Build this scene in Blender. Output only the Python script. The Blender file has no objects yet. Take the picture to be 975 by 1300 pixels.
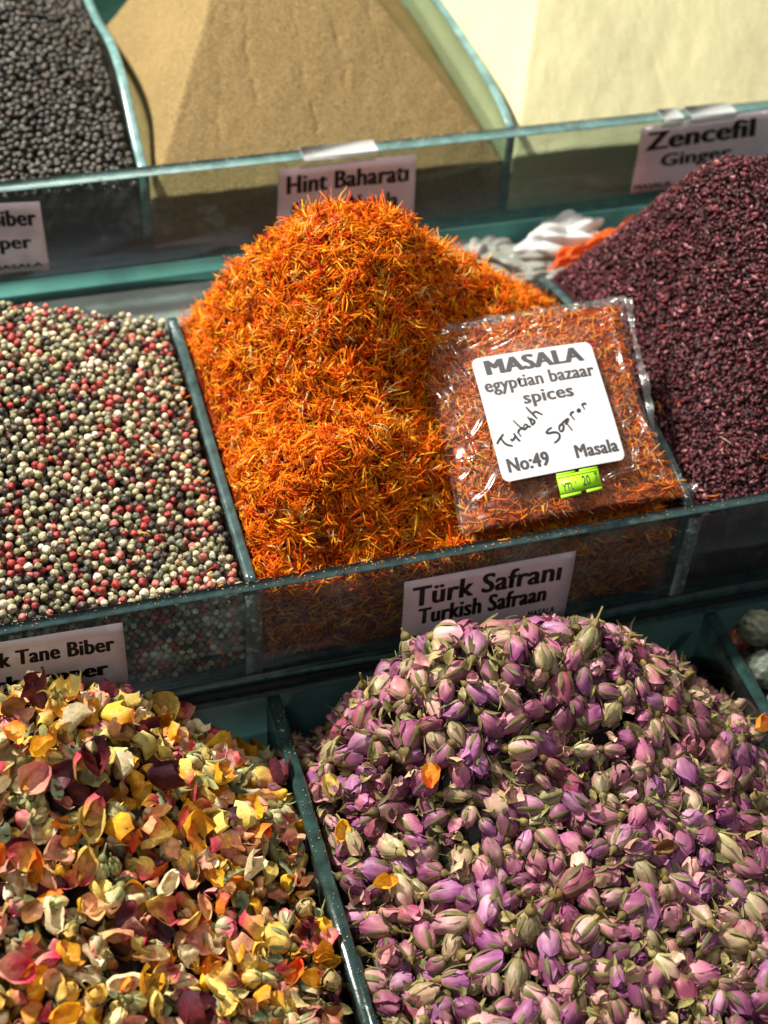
import bpy, math, random
import numpy as np
from mathutils import Matrix, Vector

random.seed(7)
rng = np.random.default_rng(7)
S = bpy.context.scene
COL = S.collection
PI = math.pi

# ------------------------------------------------------------------ camera
MC = np.array([[0.9602662051307534, -0.27488806301962887, 0.04822207060152387],
               [-0.15825500075347548, -0.6786483601208622, -0.7172110972661969],
               [0.22987859843904412, 0.6810821948300961, -0.695185496011762]])
TC = np.array([-0.074949, 0.044863, 0.871891])
FPX = 1911.108
CP = -MC.T @ TC
cd = bpy.data.cameras.new('camera')
cam = bpy.data.objects.new('camera', cd)
COL.objects.link(cam)
cd.sensor_fit = 'VERTICAL'
cd.sensor_height = 36.0
cd.lens = FPX / 1300 * 36.0
cd.clip_start = 0.02
cd.clip_end = 60
rot = Matrix((tuple(MC[0]), tuple(-MC[1]), tuple(-MC[2]))).transposed()
cam.matrix_world = Matrix.Translation(Vector(CP)) @ rot.to_4x4()
cd.dof.use_dof = True
cd.dof.focus_distance = 0.845
cd.dof.aperture_fstop = 6.2
S.camera = cam


def at(px, py, ax, v):
    """the point of the place seen at that spot of the photograph, on the plane axis ax = v"""
    d = MC.T @ np.array([(px - 487.5) / FPX, (py - 650) / FPX, 1.0])
    return CP + (v - CP[ax]) / d[ax] * d


def atp(px, py, n, c):
    """same, on the plane n.p = c"""
    n = np.array(n, float)
    d = MC.T @ np.array([(px - 487.5) / FPX, (py - 650) / FPX, 1.0])
    return CP + (c - n @ CP) / (n @ d) * d


def proj(P):
    q = np.asarray(P, float) @ MC.T + TC
    return np.stack([487.5 + FPX * q[..., 0] / q[..., 2], 650 + FPX * q[..., 1] / q[..., 2], q[..., 2]], -1)


# ------------------------------------------------------------------ world and lamps
W = bpy.data.worlds.new('World')
S.world = W
W.use_nodes = True
W.node_tree.nodes['Background'].inputs[0].default_value = (0.80, 0.90, 1.0, 1)
W.node_tree.nodes['Background'].inputs[1].default_value = 0.13


def area(name, loc, target, size, power, color):
    l = bpy.data.lights.new(name, 'AREA')
    l.shape = 'DISK'
    l.size = size
    l.energy = power
    l.color = color
    o = bpy.data.objects.new(name, l)
    COL.objects.link(o)
    o.location = loc
    d = Vector(target) - Vector(loc)
    o.rotation_euler = d.to_track_quat('-Z', 'Y').to_euler()
    return o


area('stall_lamp', (-0.80, 0.90, 1.58), (0.1, 0.05, 0), 0.13, 102, (1.0, 0.945, 0.86))
area('stall_lamp', (0.75, 0.25, 1.9), (0.15, 0.0, 0), 0.22, 14, (1.0, 0.94, 0.85))
area('fill_light', (-0.75, -1.3, 1.7), (0.1, 0.0, 0), 0.6, 7, (0.97, 0.98, 1.0))  # weak fill added from the aisle side, no known lamp there

S.view_settings.view_transform = 'Standard'
S.view_settings.look = 'None'
S.view_settings.exposure = 0.10
S.view_settings.gamma = 1.0
S.render.engine = 'CYCLES'
S.cycles.max_bounces = 10
S.cycles.transparent_max_bounces = 24
S.cycles.diffuse_bounces = 3
S.cycles.glossy_bounces = 3
S.cycles.caustics_reflective = False
S.cycles.caustics_refractive = False
try:
    S.cycles.use_denoising = True
    S.cycles.denoiser = 'OPENIMAGEDENOISE'
except Exception:
    pass


# ------------------------------------------------------------------ materials
def lin(c):
    c = np.array(c, float) / 255.0
    return np.where(c <= 0.04045, c / 12.92, ((c + 0.055) / 1.055) ** 2.4)


def L4(c):
    a = lin(c)
    return (float(a[0]), float(a[1]), float(a[2]), 1.0)


def newmat(name):
    m = bpy.data.materials.new(name)
    m.use_nodes = True
    nt = m.node_tree
    nt.nodes.clear()
    out = nt.nodes.new('ShaderNodeOutputMaterial')
    return m, nt, out


def N(nt, t, **kw):
    n = nt.nodes.new(t)
    for k, v in kw.items():
        if k.startswith('i_'):
            n.inputs[k[2:].replace('_', ' ')].default_value = v
        else:
            setattr(n, k, v)
    return n


def organic(name, rough=0.6, scale=900, bump=0.3, bdist=0.0004, var=(0.75, 1.2), transl=0.0, spec=0.4,
            aniso=(1, 1, 1), coat=0.0, sheen=0.0):
    """colour carried by the pieces themselves, with fine noise in colour and relief"""
    m, nt, out = newmat(name)
    l = nt.links.new
    a = N(nt, 'ShaderNodeAttribute', attribute_name='col')
    oi = N(nt, 'ShaderNodeObjectInfo')
    tc = N(nt, 'ShaderNodeTexCoord')
    mp = N(nt, 'ShaderNodeMapping')
    mp.inputs['Scale'].default_value = aniso
    l(tc.outputs['Object'], mp.inputs['Vector'])
    off = N(nt, 'ShaderNodeVectorMath', operation='ADD')
    l(mp.outputs[0], off.inputs[0])
    l(oi.outputs['Random'], off.inputs[1])
    no = N(nt, 'ShaderNodeTexNoise', i_Scale=scale, i_Detail=4.0, i_Roughness=0.6)
    l(off.outputs[0], no.inputs['Vector'])
    mr = N(nt, 'ShaderNodeMapRange')
    mr.inputs['From Min'].default_value = 0.3
    mr.inputs['From Max'].default_value = 0.7
    mr.inputs['To Min'].default_value = var[0]
    mr.inputs['To Max'].default_value = var[1]
    l(no.outputs['Fac'], mr.inputs['Value'])
    mx = N(nt, 'ShaderNodeMix', data_type='RGBA', blend_type='MULTIPLY')
    mx.inputs['Factor'].default_value = 1
    l(a.outputs['Color'], mx.inputs['A'])
    l(oi.outputs['Color'], mx.inputs['B'])
    m2 = N(nt, 'ShaderNodeVectorMath', operation='SCALE')
    l(mx.outputs['Result'], m2.inputs[0])
    l(mr.outputs[0], m2.inputs['Scale'])
    bp = N(nt, 'ShaderNodeBump', i_Strength=bump, i_Distance=bdist)
    l(no.outputs['Fac'], bp.inputs['Height'])
    p = N(nt, 'ShaderNodeBsdfPrincipled', i_Roughness=rough)
    p.inputs['Specular IOR Level'].default_value = spec
    p.inputs['Coat Weight'].default_value = coat
    p.inputs['Coat Roughness'].default_value = 0.3
    l(m2.outputs[0], p.inputs['Base Color'])
    l(bp.outputs[0], p.inputs['Normal'])
    if transl > 0:
        t = N(nt, 'ShaderNodeBsdfTranslucent')
        l(m2.outputs[0], t.inputs['Color'])
        ms = N(nt, 'ShaderNodeMixShader')
        ms.inputs[0].default_value = transl
        l(p.outputs[0], ms.inputs[1])
        l(t.outputs[0], ms.inputs[2])
        l(ms.outputs[0], out.inputs[0])
    else:
        l(p.outputs[0], out.inputs[0])
    return m


M = {}
M['pepper'] = organic('pepper_skin', 0.45, 750, 1.0, 0.0006, (0.5, 1.3), spec=0.45)
M['blackpepper'] = organic('black_pepper_skin', 0.45, 600, 1.0, 0.0007, (0.6, 1.3), spec=0.5)
M['thread'] = organic('safflower_thread', 0.48, 500, 0.3, 0.0002, (0.82, 1.2), transl=0.33, spec=0.2)
M['flake'] = organic('sumac_flake', 0.46, 900, 0.6, 0.0003, (0.65, 1.3), spec=0.35)
M['petal'] = organic('dried_petal_skin', 0.50, 300, 0.8, 0.0009, (0.66, 1.2), transl=0.22, spec=0.35)
M['rose'] = organic('rosebud_skin', 0.48, 420, 0.5, 0.0005, (0.72, 1.2), transl=0.10, spec=0.4, aniso=(1, 1, 0.3))
M['leaf'] = organic('dried_leaf_skin', 0.55, 420, 0.5, 0.0005, (0.7, 1.2), transl=0.18, spec=0.35)
M['lime'] = organic('dried_fruit_skin', 0.55, 160, 1.0, 0.0025, (0.45, 1.4), spec=0.4)


def powder(name, c1, c2, fine, spot):
    m, nt, out = newmat(name)
    l = nt.links.new
    tc = N(nt, 'ShaderNodeTexCoord')
    n1 = N(nt, 'ShaderNodeTexNoise', i_Scale=fine, i_Detail=4.0, i_Roughness=0.75)
    n2 = N(nt, 'ShaderNodeTexNoise', i_Scale=18.0, i_Detail=4.0)
    n3 = N(nt, 'ShaderNodeTexVoronoi', i_Scale=spot)
    for n in (n1, n2, n3):
        l(tc.outputs['Object'], n.inputs['Vector'])
    r = N(nt, 'ShaderNodeValToRGB')
    r.color_ramp.elements[0].position = 0.36
    r.color_ramp.elements[0].color = L4(c1)
    r.color_ramp.elements[1].position = 0.62
    r.color_ramp.elements[1].color = L4(c2)
    l(n1.outputs['Fac'], r.inputs[0])
    mr = N(nt, 'ShaderNodeMapRange')
    mr.inputs['To Min'].default_value = 0.82
    mr.inputs['To Max'].default_value = 1.12
    l(n2.outputs['Fac'], mr.inputs['Value'])
    m2 = N(nt, 'ShaderNodeVectorMath', operation='SCALE')
    l(r.outputs[0], m2.inputs[0])
    l(mr.outputs[0], m2.inputs['Scale'])
    ad = N(nt, 'ShaderNodeMath', operation='ADD')
    l(n1.outputs['Fac'], ad.inputs[0])
    l(n3.outputs['Distance'], ad.inputs[1])
    bp = N(nt, 'ShaderNodeBump', i_Strength=0.6, i_Distance=0.0006)
    l(ad.outputs[0], bp.inputs['Height'])
    p = N(nt, 'ShaderNodeBsdfPrincipled', i_Roughness=0.9)
    p.inputs['Specular IOR Level'].default_value = 0.15
    l(m2.outputs[0], p.inputs['Base Color'])
    l(bp.outputs[0], p.inputs['Normal'])
    l(p.outputs[0], out.inputs[0])
    return m


M['masala'] = powder('masala_powder', (76, 60, 33), (172, 148, 100), 1100, 900)
M['ginger'] = powder('ginger_powder', (194, 188, 142), (214, 208, 166), 900, 1200)


def simple(name, c, rough=0.6, spec=0.4, noise=0.0, nscale=60, bump=0.0, metal=0.0, transl=0.0):
    m, nt, out = newmat(name)
    l = nt.links.new
    p = N(nt, 'ShaderNodeBsdfPrincipled', i_Roughness=rough, i_Metallic=metal)
    p.inputs['Specular IOR Level'].default_value = spec
    tc = N(nt, 'ShaderNodeTexCoord')
    no = N(nt, 'ShaderNodeTexNoise', i_Scale=nscale, i_Detail=6.0)
    l(tc.outputs['Object'], no.inputs['Vector'])
    mr = N(nt, 'ShaderNodeMapRange')
    mr.inputs['From Min'].default_value = 0.3
    mr.inputs['From Max'].default_value = 0.7
    mr.inputs['To Min'].default_value = 1 - noise
    mr.inputs['To Max'].default_value = 1 + noise
    l(no.outputs['Fac'], mr.inputs['Value'])
    m2 = N(nt, 'ShaderNodeVectorMath', operation='SCALE')
    m2.inputs[0].default_value = L4(c)[:3]
    l(mr.outputs[0], m2.inputs['Scale'])
    l(m2.outputs[0], p.inputs['Base Color'])
    if bump:
        bp = N(nt, 'ShaderNodeBump', i_Strength=bump, i_Distance=0.001)
        l(no.outputs['Fac'], bp.inputs['Height'])
        l(bp.outputs[0], p.inputs['Normal'])
    if transl:
        t = N(nt, 'ShaderNodeBsdfTranslucent')
        l(m2.outputs[0], t.inputs['Color'])
        ms = N(nt, 'ShaderNodeMixShader')
        ms.inputs[0].default_value = transl
        l(p.outputs[0], ms.inputs[1])
        l(t.outputs[0], ms.inputs[2])
        l(ms.outputs[0], out.inputs[0])
    else:
        l(p.outputs[0], out.inputs[0])
    return m


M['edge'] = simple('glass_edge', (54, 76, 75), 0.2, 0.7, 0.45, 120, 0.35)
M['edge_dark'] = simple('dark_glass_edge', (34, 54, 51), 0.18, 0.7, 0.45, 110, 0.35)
M['edge_lit'] = simple('lit_glass_edge', (104, 138, 134), 0.3, 0.6, 0.35, 90, 0.3)  # same glass edge, paler: the light it catches is put into the colour
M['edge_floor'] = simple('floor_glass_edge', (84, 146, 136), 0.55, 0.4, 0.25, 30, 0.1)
M['backglass'] = simple('back_painted_glass', (52, 80, 77), 0.22, 0.6, 0.25, 25, 0.05)
M['ledge'] = simple('ledge_steel', (112, 126, 120), 0.5, 0.4, 0.3, 22, 0.2)
M['dark'] = simple('dark_board', (22, 26, 25), 0.6, 0.3, 0.2, 20, 0.1)
M['wall'] = simple('dim_wall', (34, 38, 38), 0.8, 0.2, 0.3, 3, 0.1)
M['paper'] = simple('sign_paper', (234, 224, 228), 0.55, 0.3, 0.05, 90, 0.1, transl=0.35)
M['label'] = simple('label_paper', (200, 200, 203), 0.4, 0.45, 0.02, 90, 0.03)
M['ink'] = simple('black_ink', (16, 14, 15), 0.45, 0.4, 0.1, 300)
M['greyink'] = simple('grey_ink', (58, 56, 58), 0.45, 0.4, 0.12, 700)
M['green'] = simple('green_sticker', (158, 222, 30), 0.45, 0.4, 0.04, 90, 0.05)
M['tape'] = simple('white_tape', (222, 226, 222), 0.35, 0.5, 0.08, 120, 0.15, transl=0.2)


def glassmat(name, tint=(0.84, 0.90, 0.88), dirt=0.022, dscale=32, rough=0.03, film=False):
    m, nt, out = newmat(name)
    l = nt.links.new
    tc = N(nt, 'ShaderNodeTexCoord')
    no = N(nt, 'ShaderNodeTexNoise', i_Scale=dscale, i_Detail=8.0, i_Roughness=0.7)
    l(tc.outputs['Object'], no.inputs['Vector'])
    tr = N(nt, 'ShaderNodeBsdfTransparent')
    tr.inputs[0].default_value = (*tint, 1)
    gl = N(nt, 'ShaderNodeBsdfGlossy', i_Roughness=rough)
    df = N(nt, 'ShaderNodeBsdfDiffuse')
    df.inputs[0].default_value = (0.55, 0.6, 0.58, 1)
    lw = N(nt, 'ShaderNodeLayerWeight', i_Blend=0.5)
    pw = N(nt, 'ShaderNodeMath', operation='POWER')
    pw.inputs[1].default_value = 4.0
    l(lw.outputs['Facing'], pw.inputs[0])
    fr = N(nt, 'ShaderNodeMapRange')
    fr.inputs['To Min'].default_value = 0.085 if film else 0.018
    l(pw.outputs[0], fr.inputs['Value'])
    if film:
        n2 = N(nt, 'ShaderNodeTexNoise', i_Scale=55.0, i_Detail=2.0, i_Distortion=1.2)
        l(tc.outputs['Object'], n2.inputs['Vector'])
        bp = N(nt, 'ShaderNodeBump', i_Strength=0.35, i_Distance=0.0016)
        l(n2.outputs['Fac'], bp.inputs['Height'])
        l(bp.outputs[0], gl.inputs['Normal'])
        l(bp.outputs[0], lw.inputs['Normal'])
    m1 = N(nt, 'ShaderNodeMixShader')
    l(fr.outputs[0], m1.inputs[0])
    l(tr.outputs[0], m1.inputs[1])
    l(gl.outputs[0], m1.inputs[2])
    mr = N(nt, 'ShaderNodeMapRange')
    mr.inputs['From Min'].default_value = 0.52
    mr.inputs['From Max'].default_value = 0.75
    mr.inputs['To Min'].default_value = dirt * 0.35
    mr.inputs['To Max'].default_value = dirt * 3
    l(no.outputs['Fac'], mr.inputs['Value'])
    m2 = N(nt, 'ShaderNodeMixShader')
    l(mr.outputs[0], m2.inputs[0])
    l(m1.outputs[0], m2.inputs[1])
    l(df.outputs[0], m2.inputs[2])
    l(m2.outputs[0], out.inputs[0])
    return m


M['glass'] = glassmat('bin_glass')
M['film'] = glassmat('bag_film', (0.985, 0.972, 0.962), 0.04, 60, 0.2, film=True)
M['sealfilm'] = glassmat('bag_seal_film', (0.95, 0.94, 0.94), 0.22, 90, 0.15, film=True)
M['sealant'] = glassmat('sealant', (0.7, 0.78, 0.72), 0.16, 160, 0.3)
M['whitebag'] = glassmat('white_plastic_film', (0.7, 0.72, 0.72), 0.9, 8, 0.2, film=True)
M['orangebag'] = simple('orange_plastic', (238, 112, 44), 0.35, 0.5, 0.2, 30, 0.3, transl=0.4)
M['whitebag2'] = simple('white_plastic', (226, 228, 224), 0.35, 0.5, 0.1, 30, 0.3, transl=0.3)
M['greybag'] = simple('grey_plastic', (168, 170, 160), 0.35, 0.5, 0.15, 30, 0.3, transl=0.4)


# ------------------------------------------------------------------ mesh helpers
def mesh(name, V, F, mats, col=None, smooth=False, midx=None):
    """F: int array (n,3) or (n,4), or a list of such arrays"""
    V = np.asarray(V, np.float32)
    Fs = F if isinstance(F, list) else [F]
    me = bpy.data.meshes.new(name)
    me.vertices.add(len(V))
    me.vertices.foreach_set('co', V.ravel())
    idx = np.concatenate([np.asarray(f).ravel() for f in Fs]).astype(np.int32)
    tot = np.concatenate([np.full(len(f), np.asarray(f).shape[1]) for f in Fs]).astype(np.int32)
    st = np.concatenate([[0], np.cumsum(tot)[:-1]]).astype(np.int32)
    me.loops.add(len(idx))
    me.loops.foreach_set('vertex_index', idx)
    me.polygons.add(len(tot))
    me.polygons.foreach_set('loop_start', st)
    me.polygons.foreach_set('loop_total', tot)
    if smooth:
        me.polygons.foreach_set('use_smooth', np.ones(len(tot), bool))
    for m in (mats if isinstance(mats, (list, tuple)) else [mats]):
        me.materials.append(m)
    if midx is not None:
        me.polygons.foreach_set('material_index', np.asarray(midx, np.int32))
    if col is not None:
        c = np.ones((len(V), 4), np.float32)
        c[:, :3] = col
        at_ = me.color_attributes.new('col', 'FLOAT_COLOR', 'POINT')
        at_.data.foreach_set('color', c.ravel())
    me.update()
    me.validate()
    return me


def link(name, data, parent=None, loc=None):
    o = bpy.data.objects.new(name, data)
    COL.objects.link(o)
    if parent is not None:
        o.parent = parent
    if loc is not None:
        o.location = loc
    return o


def tag(o, label=None, cat=None, group=None, kind=None):
    if label:
        o['label'] = label
    if cat:
        o['category'] = cat
    if group:
        o['group'] = group
    if kind:
        o['kind'] = kind
    return o


def empty(name, loc=(0, 0, 0)):
    o = bpy.data.objects.new(name, None)
    COL.objects.link(o)
    o.location = loc
    o.empty_display_size = 0.01
    return o


def boxVF(x0, x1, y0, y1, z0, z1, ch=0.0006):
    """box with chamfered edges"""
    c = np.array([(x0 + x1) / 2, (y0 + y1) / 2, (z0 + z1) / 2])
    h = np.array([x1 - x0, y1 - y0, z1 - z0]) / 2
    V = []
    idx = {}
    for s in [(a, b, d) for a in (-1, 1) for b in (-1, 1) for d in (-1, 1)]:
        for k in range(3):
            v = np.array(s, float) * (h - ch)
            v[k] = s[k] * h[k]
            idx[(s, k)] = len(V)
            V.append(c + v)
    F4, F3, mi4, mi3 = [], [], [], []
    big = int(np.argmin(h))
    for k in range(3):
        a, b = [i for i in range(3) if i != k]
        for sg in (-1, 1):
            q = []
            for u, v in ((-1, -1), (1, -1), (1, 1), (-1, 1)):
                s = [0, 0, 0]
                s[k] = sg
                s[a] = u
                s[b] = v
                q.append(idx[(tuple(s), k)])
            flip = (sg == -1) != (k == 1)
            F4.append(q[::-1] if flip else q)
            mi4.append(0 if k == big else 1)
    for k in range(3):                      # edges parallel to axis k
        a, b = [i for i in range(3) if i != k]
        for u in (-1, 1):
            for v in (-1, 1):
                q = []
                for w, f in ((-1, a), (1, a), (1, b), (-1, b)):
                    s = [0, 0, 0]
                    s[a] = u
                    s[b] = v
                    s[k] = w
                    q.append(idx[(tuple(s), f)])
                F4.append(q)
                mi4.append(1)
    for s in [(a, b, d) for a in (-1, 1) for b in (-1, 1) for d in (-1, 1)]:
        F3.append([idx[(s, 0)], idx[(s, 1)], idx[(s, 2)]])
        mi3.append(1)
    return np.array(V), [np.array(F4), np.array(F3)], mi4 + mi3


def box(name, x0, x1, y0, y1, z0, z1, mats, parent=None, ch=0.0006):
    V, F, mi = boxVF(x0, x1, y0, y1, z0, z1, ch)
    if not isinstance(mats, (list, tuple)):
        mats = [mats]
        mi = None
    return link(name, mesh(name, V, F, mats, midx=mi), parent)


def profile_plate(name, x0, x1, prof, zb, mats, parent):
    """upright plate in a plane x = const whose top follows prof [(y, z)...], with a chamfered top edge"""
    ch = 0.0012
    pp = np.array(prof, float)
    if len(pp) > 3:
        yy = np.linspace(pp[0, 0], pp[-1, 0], 48)
        zz_ = np.interp(yy, pp[:, 0], pp[:, 1])
        for _ in range(12):
            zz_[1:-1] = (zz_[:-2] + 2 * zz_[1:-1] + zz_[2:]) / 4
        prof = list(zip(yy, zz_))
    V, F4, mi = [], [], []
    n = len(prof)
    for (y, z) in prof:
        V += [(x0, y, zb), (x0, y, z - ch), (x0 + ch, y, z), (x1 - ch, y, z), (x1, y, z - ch), (x1, y, zb)]
    for i in range(n - 1):
        a, b = i * 6, (i + 1) * 6
        for k in range(5):
            F4.append([a + k, b + k, b + k + 1, a + k + 1])
            mi.append(0 if k in (0, 4) else 1)
        F4.append([a + 5, b + 5, b, a])
        mi.append(1)
    F6 = [[0, 1, 2, 3, 4, 5], [(n - 1) * 6 + k for k in (5, 4, 3, 2, 1, 0)]]
    mi += [1, 1]
    return link(name, mesh(name, V, [np.array(F4), np.array(F6)], mats, midx=mi), parent)


def tps(pts):
    """thin-plate surface z(x, y) through points"""
    P = np.array(pts, float)
    X = P[:, :2] * 10
    n = len(X)

    def U(r2):
        return 0.5 * r2 * np.log(np.maximum(r2, 1e-12))
    K = U(((X[:, None] - X[None]) ** 2).sum(-1)) + np.eye(n) * 0.002
    Pm = np.c_[np.ones(n), X]
    A = np.block([[K, Pm], [Pm.T, np.zeros((3, 3))]])
    w = np.linalg.solve(A, np.r_[P[:, 2], np.zeros(3)])

    def h(x, y):
        x = np.asarray(x, float)
        y = np.asarray(y, float)
        sh = np.broadcast(x, y).shape
        Q = np.stack([np.broadcast_to(x, sh).ravel(), np.broadcast_to(y, sh).ravel()], -1) * 10
        r2 = ((Q[:, None] - X[None]) ** 2).sum(-1)
        return (U(r2) @ w[:n] + w[n] + Q @ w[n + 1:]).reshape(sh)
    return h


def gridded(h, x0, x1, y0, y1, n=160):
    """the surface sampled once, then looked up bilinearly (fast)"""
    xs = np.linspace(x0, x1, n)
    ys = np.linspace(y0, y1, n)
    Z = h(xs[:, None], ys[None, :])

    def g(x, y):
        fx = np.clip((np.asarray(x, float) - x0) / (x1 - x0) * (n - 1), 0, n - 1.001)
        fy = np.clip((np.asarray(y, float) - y0) / (y1 - y0) * (n - 1), 0, n - 1.001)
        i = fx.astype(int)
        j = fy.astype(int)
        a = fx - i
        b = fy - j
        return (Z[i, j] * (1 - a) * (1 - b) + Z[i + 1, j] * a * (1 - b) + Z[i, j + 1] * (1 - a) * b + Z[i + 1, j + 1] * a * b)
    return g


def core(h, x0, x1, y0, y1, zb, drop, col, n=70, jit=0.0):
    """closed body of a heap: surface h - drop, four sides down to zb"""
    xs = np.linspace(x0, x1, n)
    ys = np.linspace(y0, y1, n)
    X, Y = np.meshgrid(xs, ys, indexing='ij')
    Z = np.maximum(h(X, Y) - drop + rng.normal(0, 1, X.shape) * jit, zb + 0.001)
    V = np.stack([X, Y, Z], -1).reshape(-1, 3)
    I = np.arange(n * n).reshape(n, n)
    q = np.stack([I[:-1, :-1], I[1:, :-1], I[1:, 1:], I[:-1, 1:]], -1).reshape(-1, 4)
    rim = np.r_[I[:, 0], I[-1, 1:], I[-2::-1, -1], I[0, -2:0:-1]]
    B = V[rim].copy()
    B[:, 2] = zb
    b0 = len(V)
    V = np.r_[V, B]
    k = np.arange(len(rim))
    k2 = (k + 1) % len(rim)
    side = np.stack([rim[k], b0 + k, b0 + k2, rim[k2]], -1)
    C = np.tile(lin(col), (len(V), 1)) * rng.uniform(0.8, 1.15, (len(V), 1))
    F = np.r_[q, side]
    T = np.r_[F[:, [0, 1, 2]], F[:, [0, 2, 3]]]
    return V, T, C


class Heap:
    """collects triangles of a heap that becomes one mesh"""

    def __init__(s):
        s.V, s.F, s.C, s.M, s.n = [], [], [], [], 0

    def add(s, V, F, C, m=0):
        s.V.append(np.asarray(V, np.float32))
        s.F.append(np.asarray(F) + s.n)
        s.C.append(np.asarray(C, np.float32))
        s.M.append(np.full(len(F), m))
        s.n += len(V)

    def scatter(s, V, F, C, R, T, tint, m=0):
        """copies of one piece: R (k,3,3), T (k,3), tint (k,)"""
        k = len(T)
        if k == 0:
            return
        A = np.einsum('kij,nj->kni', R, V) + T[:, None]
        n = len(V)
        FF = (F[None] + (np.arange(k) * n)[:, None, None]).reshape(-1, 3)
        CC = (C[None] * tint[:, None, None]).reshape(-1, 3)
        s.add(A.reshape(-1, 3), FF, CC, m)

    def build(s, name, mats, smooth=True):
        return link(name, mesh(name, np.concatenate(s.V), np.concatenate(s.F), mats, np.concatenate(s.C), smooth, np.concatenate(s.M)))


def ico(sub):
    import bmesh
    b = bmesh.new()
    bmesh.ops.create_icosphere(b, subdivisions=sub, radius=1.0)
    V = np.array([v.co[:] for v in b.verts])
    F = np.array([[v.index for v in f.verts] for f in b.faces])
    b.free()
    return V, F


def rand_rot(k):
    q = rng.normal(size=(k, 4))
    q /= np.linalg.norm(q, axis=1)[:, None]
    w, x, y, z = q.T
    return np.stack([np.stack([1 - 2 * (y * y + z * z), 2 * (x * y - z * w), 2 * (x * z + y * w)], -1),
                     np.stack([2 * (x * y + z * w), 1 - 2 * (x * x + z * z), 2 * (y * z - x * w)], -1),
                     np.stack([2 * (x * z - y * w), 2 * (y * z + x * w), 1 - 2 * (x * x + y * y)], -1)], -2)


def unit(a):
    return a / np.maximum(np.linalg.norm(a, axis=-1, keepdims=True), 1e-9)


def frame_rot(z, x):
    """rotation whose third column is z and whose first lies near x"""
    z = unit(z)
    x = unit(x - (x * z).sum(-1, keepdims=True) * z)
    y = np.cross(z, x)
    return np.stack([x, y, z], -1)


def normal_of(h, x, y, e=0.004):
    gx = (h(x + e, y) - h(x - e, y)) / (2 * e)
    gy = (h(x, y + e) - h(x, y - e)) / (2 * e)
    return unit(np.stack([-gx, -gy, np.ones_like(gx)], -1))


def deposit(h, x0, x1, y0, y1, r, depth, tries, tol=0.0, rfac=0.94, rvar=0.1):
    """pieces dropped one by one: each rests on those below it or at the bottom of the layer"""
    cell = r * 2.3
    G = {}
    out = []
    xs = rng.uniform(x0 + r, x1 - r, tries)
    ys = rng.uniform(y0 + r, y1 - r, tries)
    H = h(xs, ys)
    rs = r * rng.uniform(1 - rvar, 1 + rvar, tries)
    for i in range(tries):
        x, y, rr = xs[i], ys[i], rs[i]
        gx, gy = int(x // cell), int(y // cell)
        z = H[i] - depth
        for a in (-1, 0, 1):
            for b in (-1, 0, 1):
                for (px, py, pz, pr) in G.get((gx + a, gy + b), ()):
                    d2 = (px - x) ** 2 + (py - y) ** 2
                    R = (rr + pr) * rfac
                    if d2 < R * R:
                        zz = pz + math.sqrt(R * R - d2)
                        if zz > z:
                            z = zz
        if z > H[i] + tol:
            continue
        p = (x, y, z, rr)
        G.setdefault((gx, gy), []).append(p)
        out.append(p)
    return np.array(out)


def in_frame(P, m=-4):
    q = proj(P)
    return (q[:, 0] > -m) & (q[:, 0] < 975 + m) & (q[:, 1] > -m) & (q[:, 1] < 1300 + m)


def pick(P, h, r, count=300, tol=0.55):
    """index of the pieces that lie open on top and show largest"""
    ex = (P[:, 2] > h(P[:, 0], P[:, 1]) - r * tol) & in_frame(P[:, :3])
    d = proj(P[:, :3])[:, 2]
    ids = np.where(ex)[0]
    ids = ids[np.argsort(d[ids])][:count]
    keep = np.zeros(len(P), bool)
    keep[ids] = True
    return keep


def mat4(R, T, s=1.0):
    m = Matrix(((R[0][0] * s, R[0][1] * s, R[0][2] * s, T[0]), (R[1][0] * s, R[1][1] * s, R[1][2] * s, T[1]),
                (R[2][0] * s, R[2][1] * s, R[2][2] * s, T[2]), (0, 0, 0, 1)))
    return m


def region(x, y, x0, x1, y0, y1, names_x, names_y):
    i = min(len(names_x) - 1, max(0, int((x - x0) / (x1 - x0) * len(names_x))))
    j = min(len(names_y) - 1, max(0, int((y - y0) / (y1 - y0) * len(names_y))))
    return names_y[j], names_x[i]


# ------------------------------------------------------------------ setting
Z1, H1, Y1 = 0.0638, 0.076, 0.3506      # upper tier: rim height, pane height, front
H2 = 0.0765                             # middle tier (rim at 0, front at y = 0)
Z3, X3A, X3B = -0.09, 0.009, 0.306      # lower tier rim, its two dividers
XL, XR = -0.30, 0.62

tag(box('wall', -2.5, 3.0, 2.2, 2.3, -0.9, 1.6, M['wall']), kind='structure')
tag(box('floor', -2.5, 3.0, -1.6, 2.2, -0.95, -0.90, M['wall']), kind='structure')

# the stand under the glass
st = tag(empty('display_stand', (0.1, 0.1, -0.9)), 'dark stepped counter carrying the three tiers of glass bins', 'counter')


def under(o):
    o.matrix_parent_inverse = Matrix.Identity(4)
    o.location = Vector(o.location) - o.parent.location
    return o


under(box('lower_step', XL - 0.1, XR + 0.1, -0.42, -0.004, -0.9, -0.190, M['dark'], st))
under(box('middle_step', XL - 0.1, XR + 0.1, 0.0, 0.276, -0.9, -0.088, M['dark'], st))
under(box('upper_step', XL - 0.1, XR + 0.1, 0.28, 0.95, -0.9, -0.0325, M['ledge'], st))

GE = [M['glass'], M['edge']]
GEL = [M['glass'], M['edge_lit']]
GED = [M['glass'], M['edge_dark']]

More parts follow.
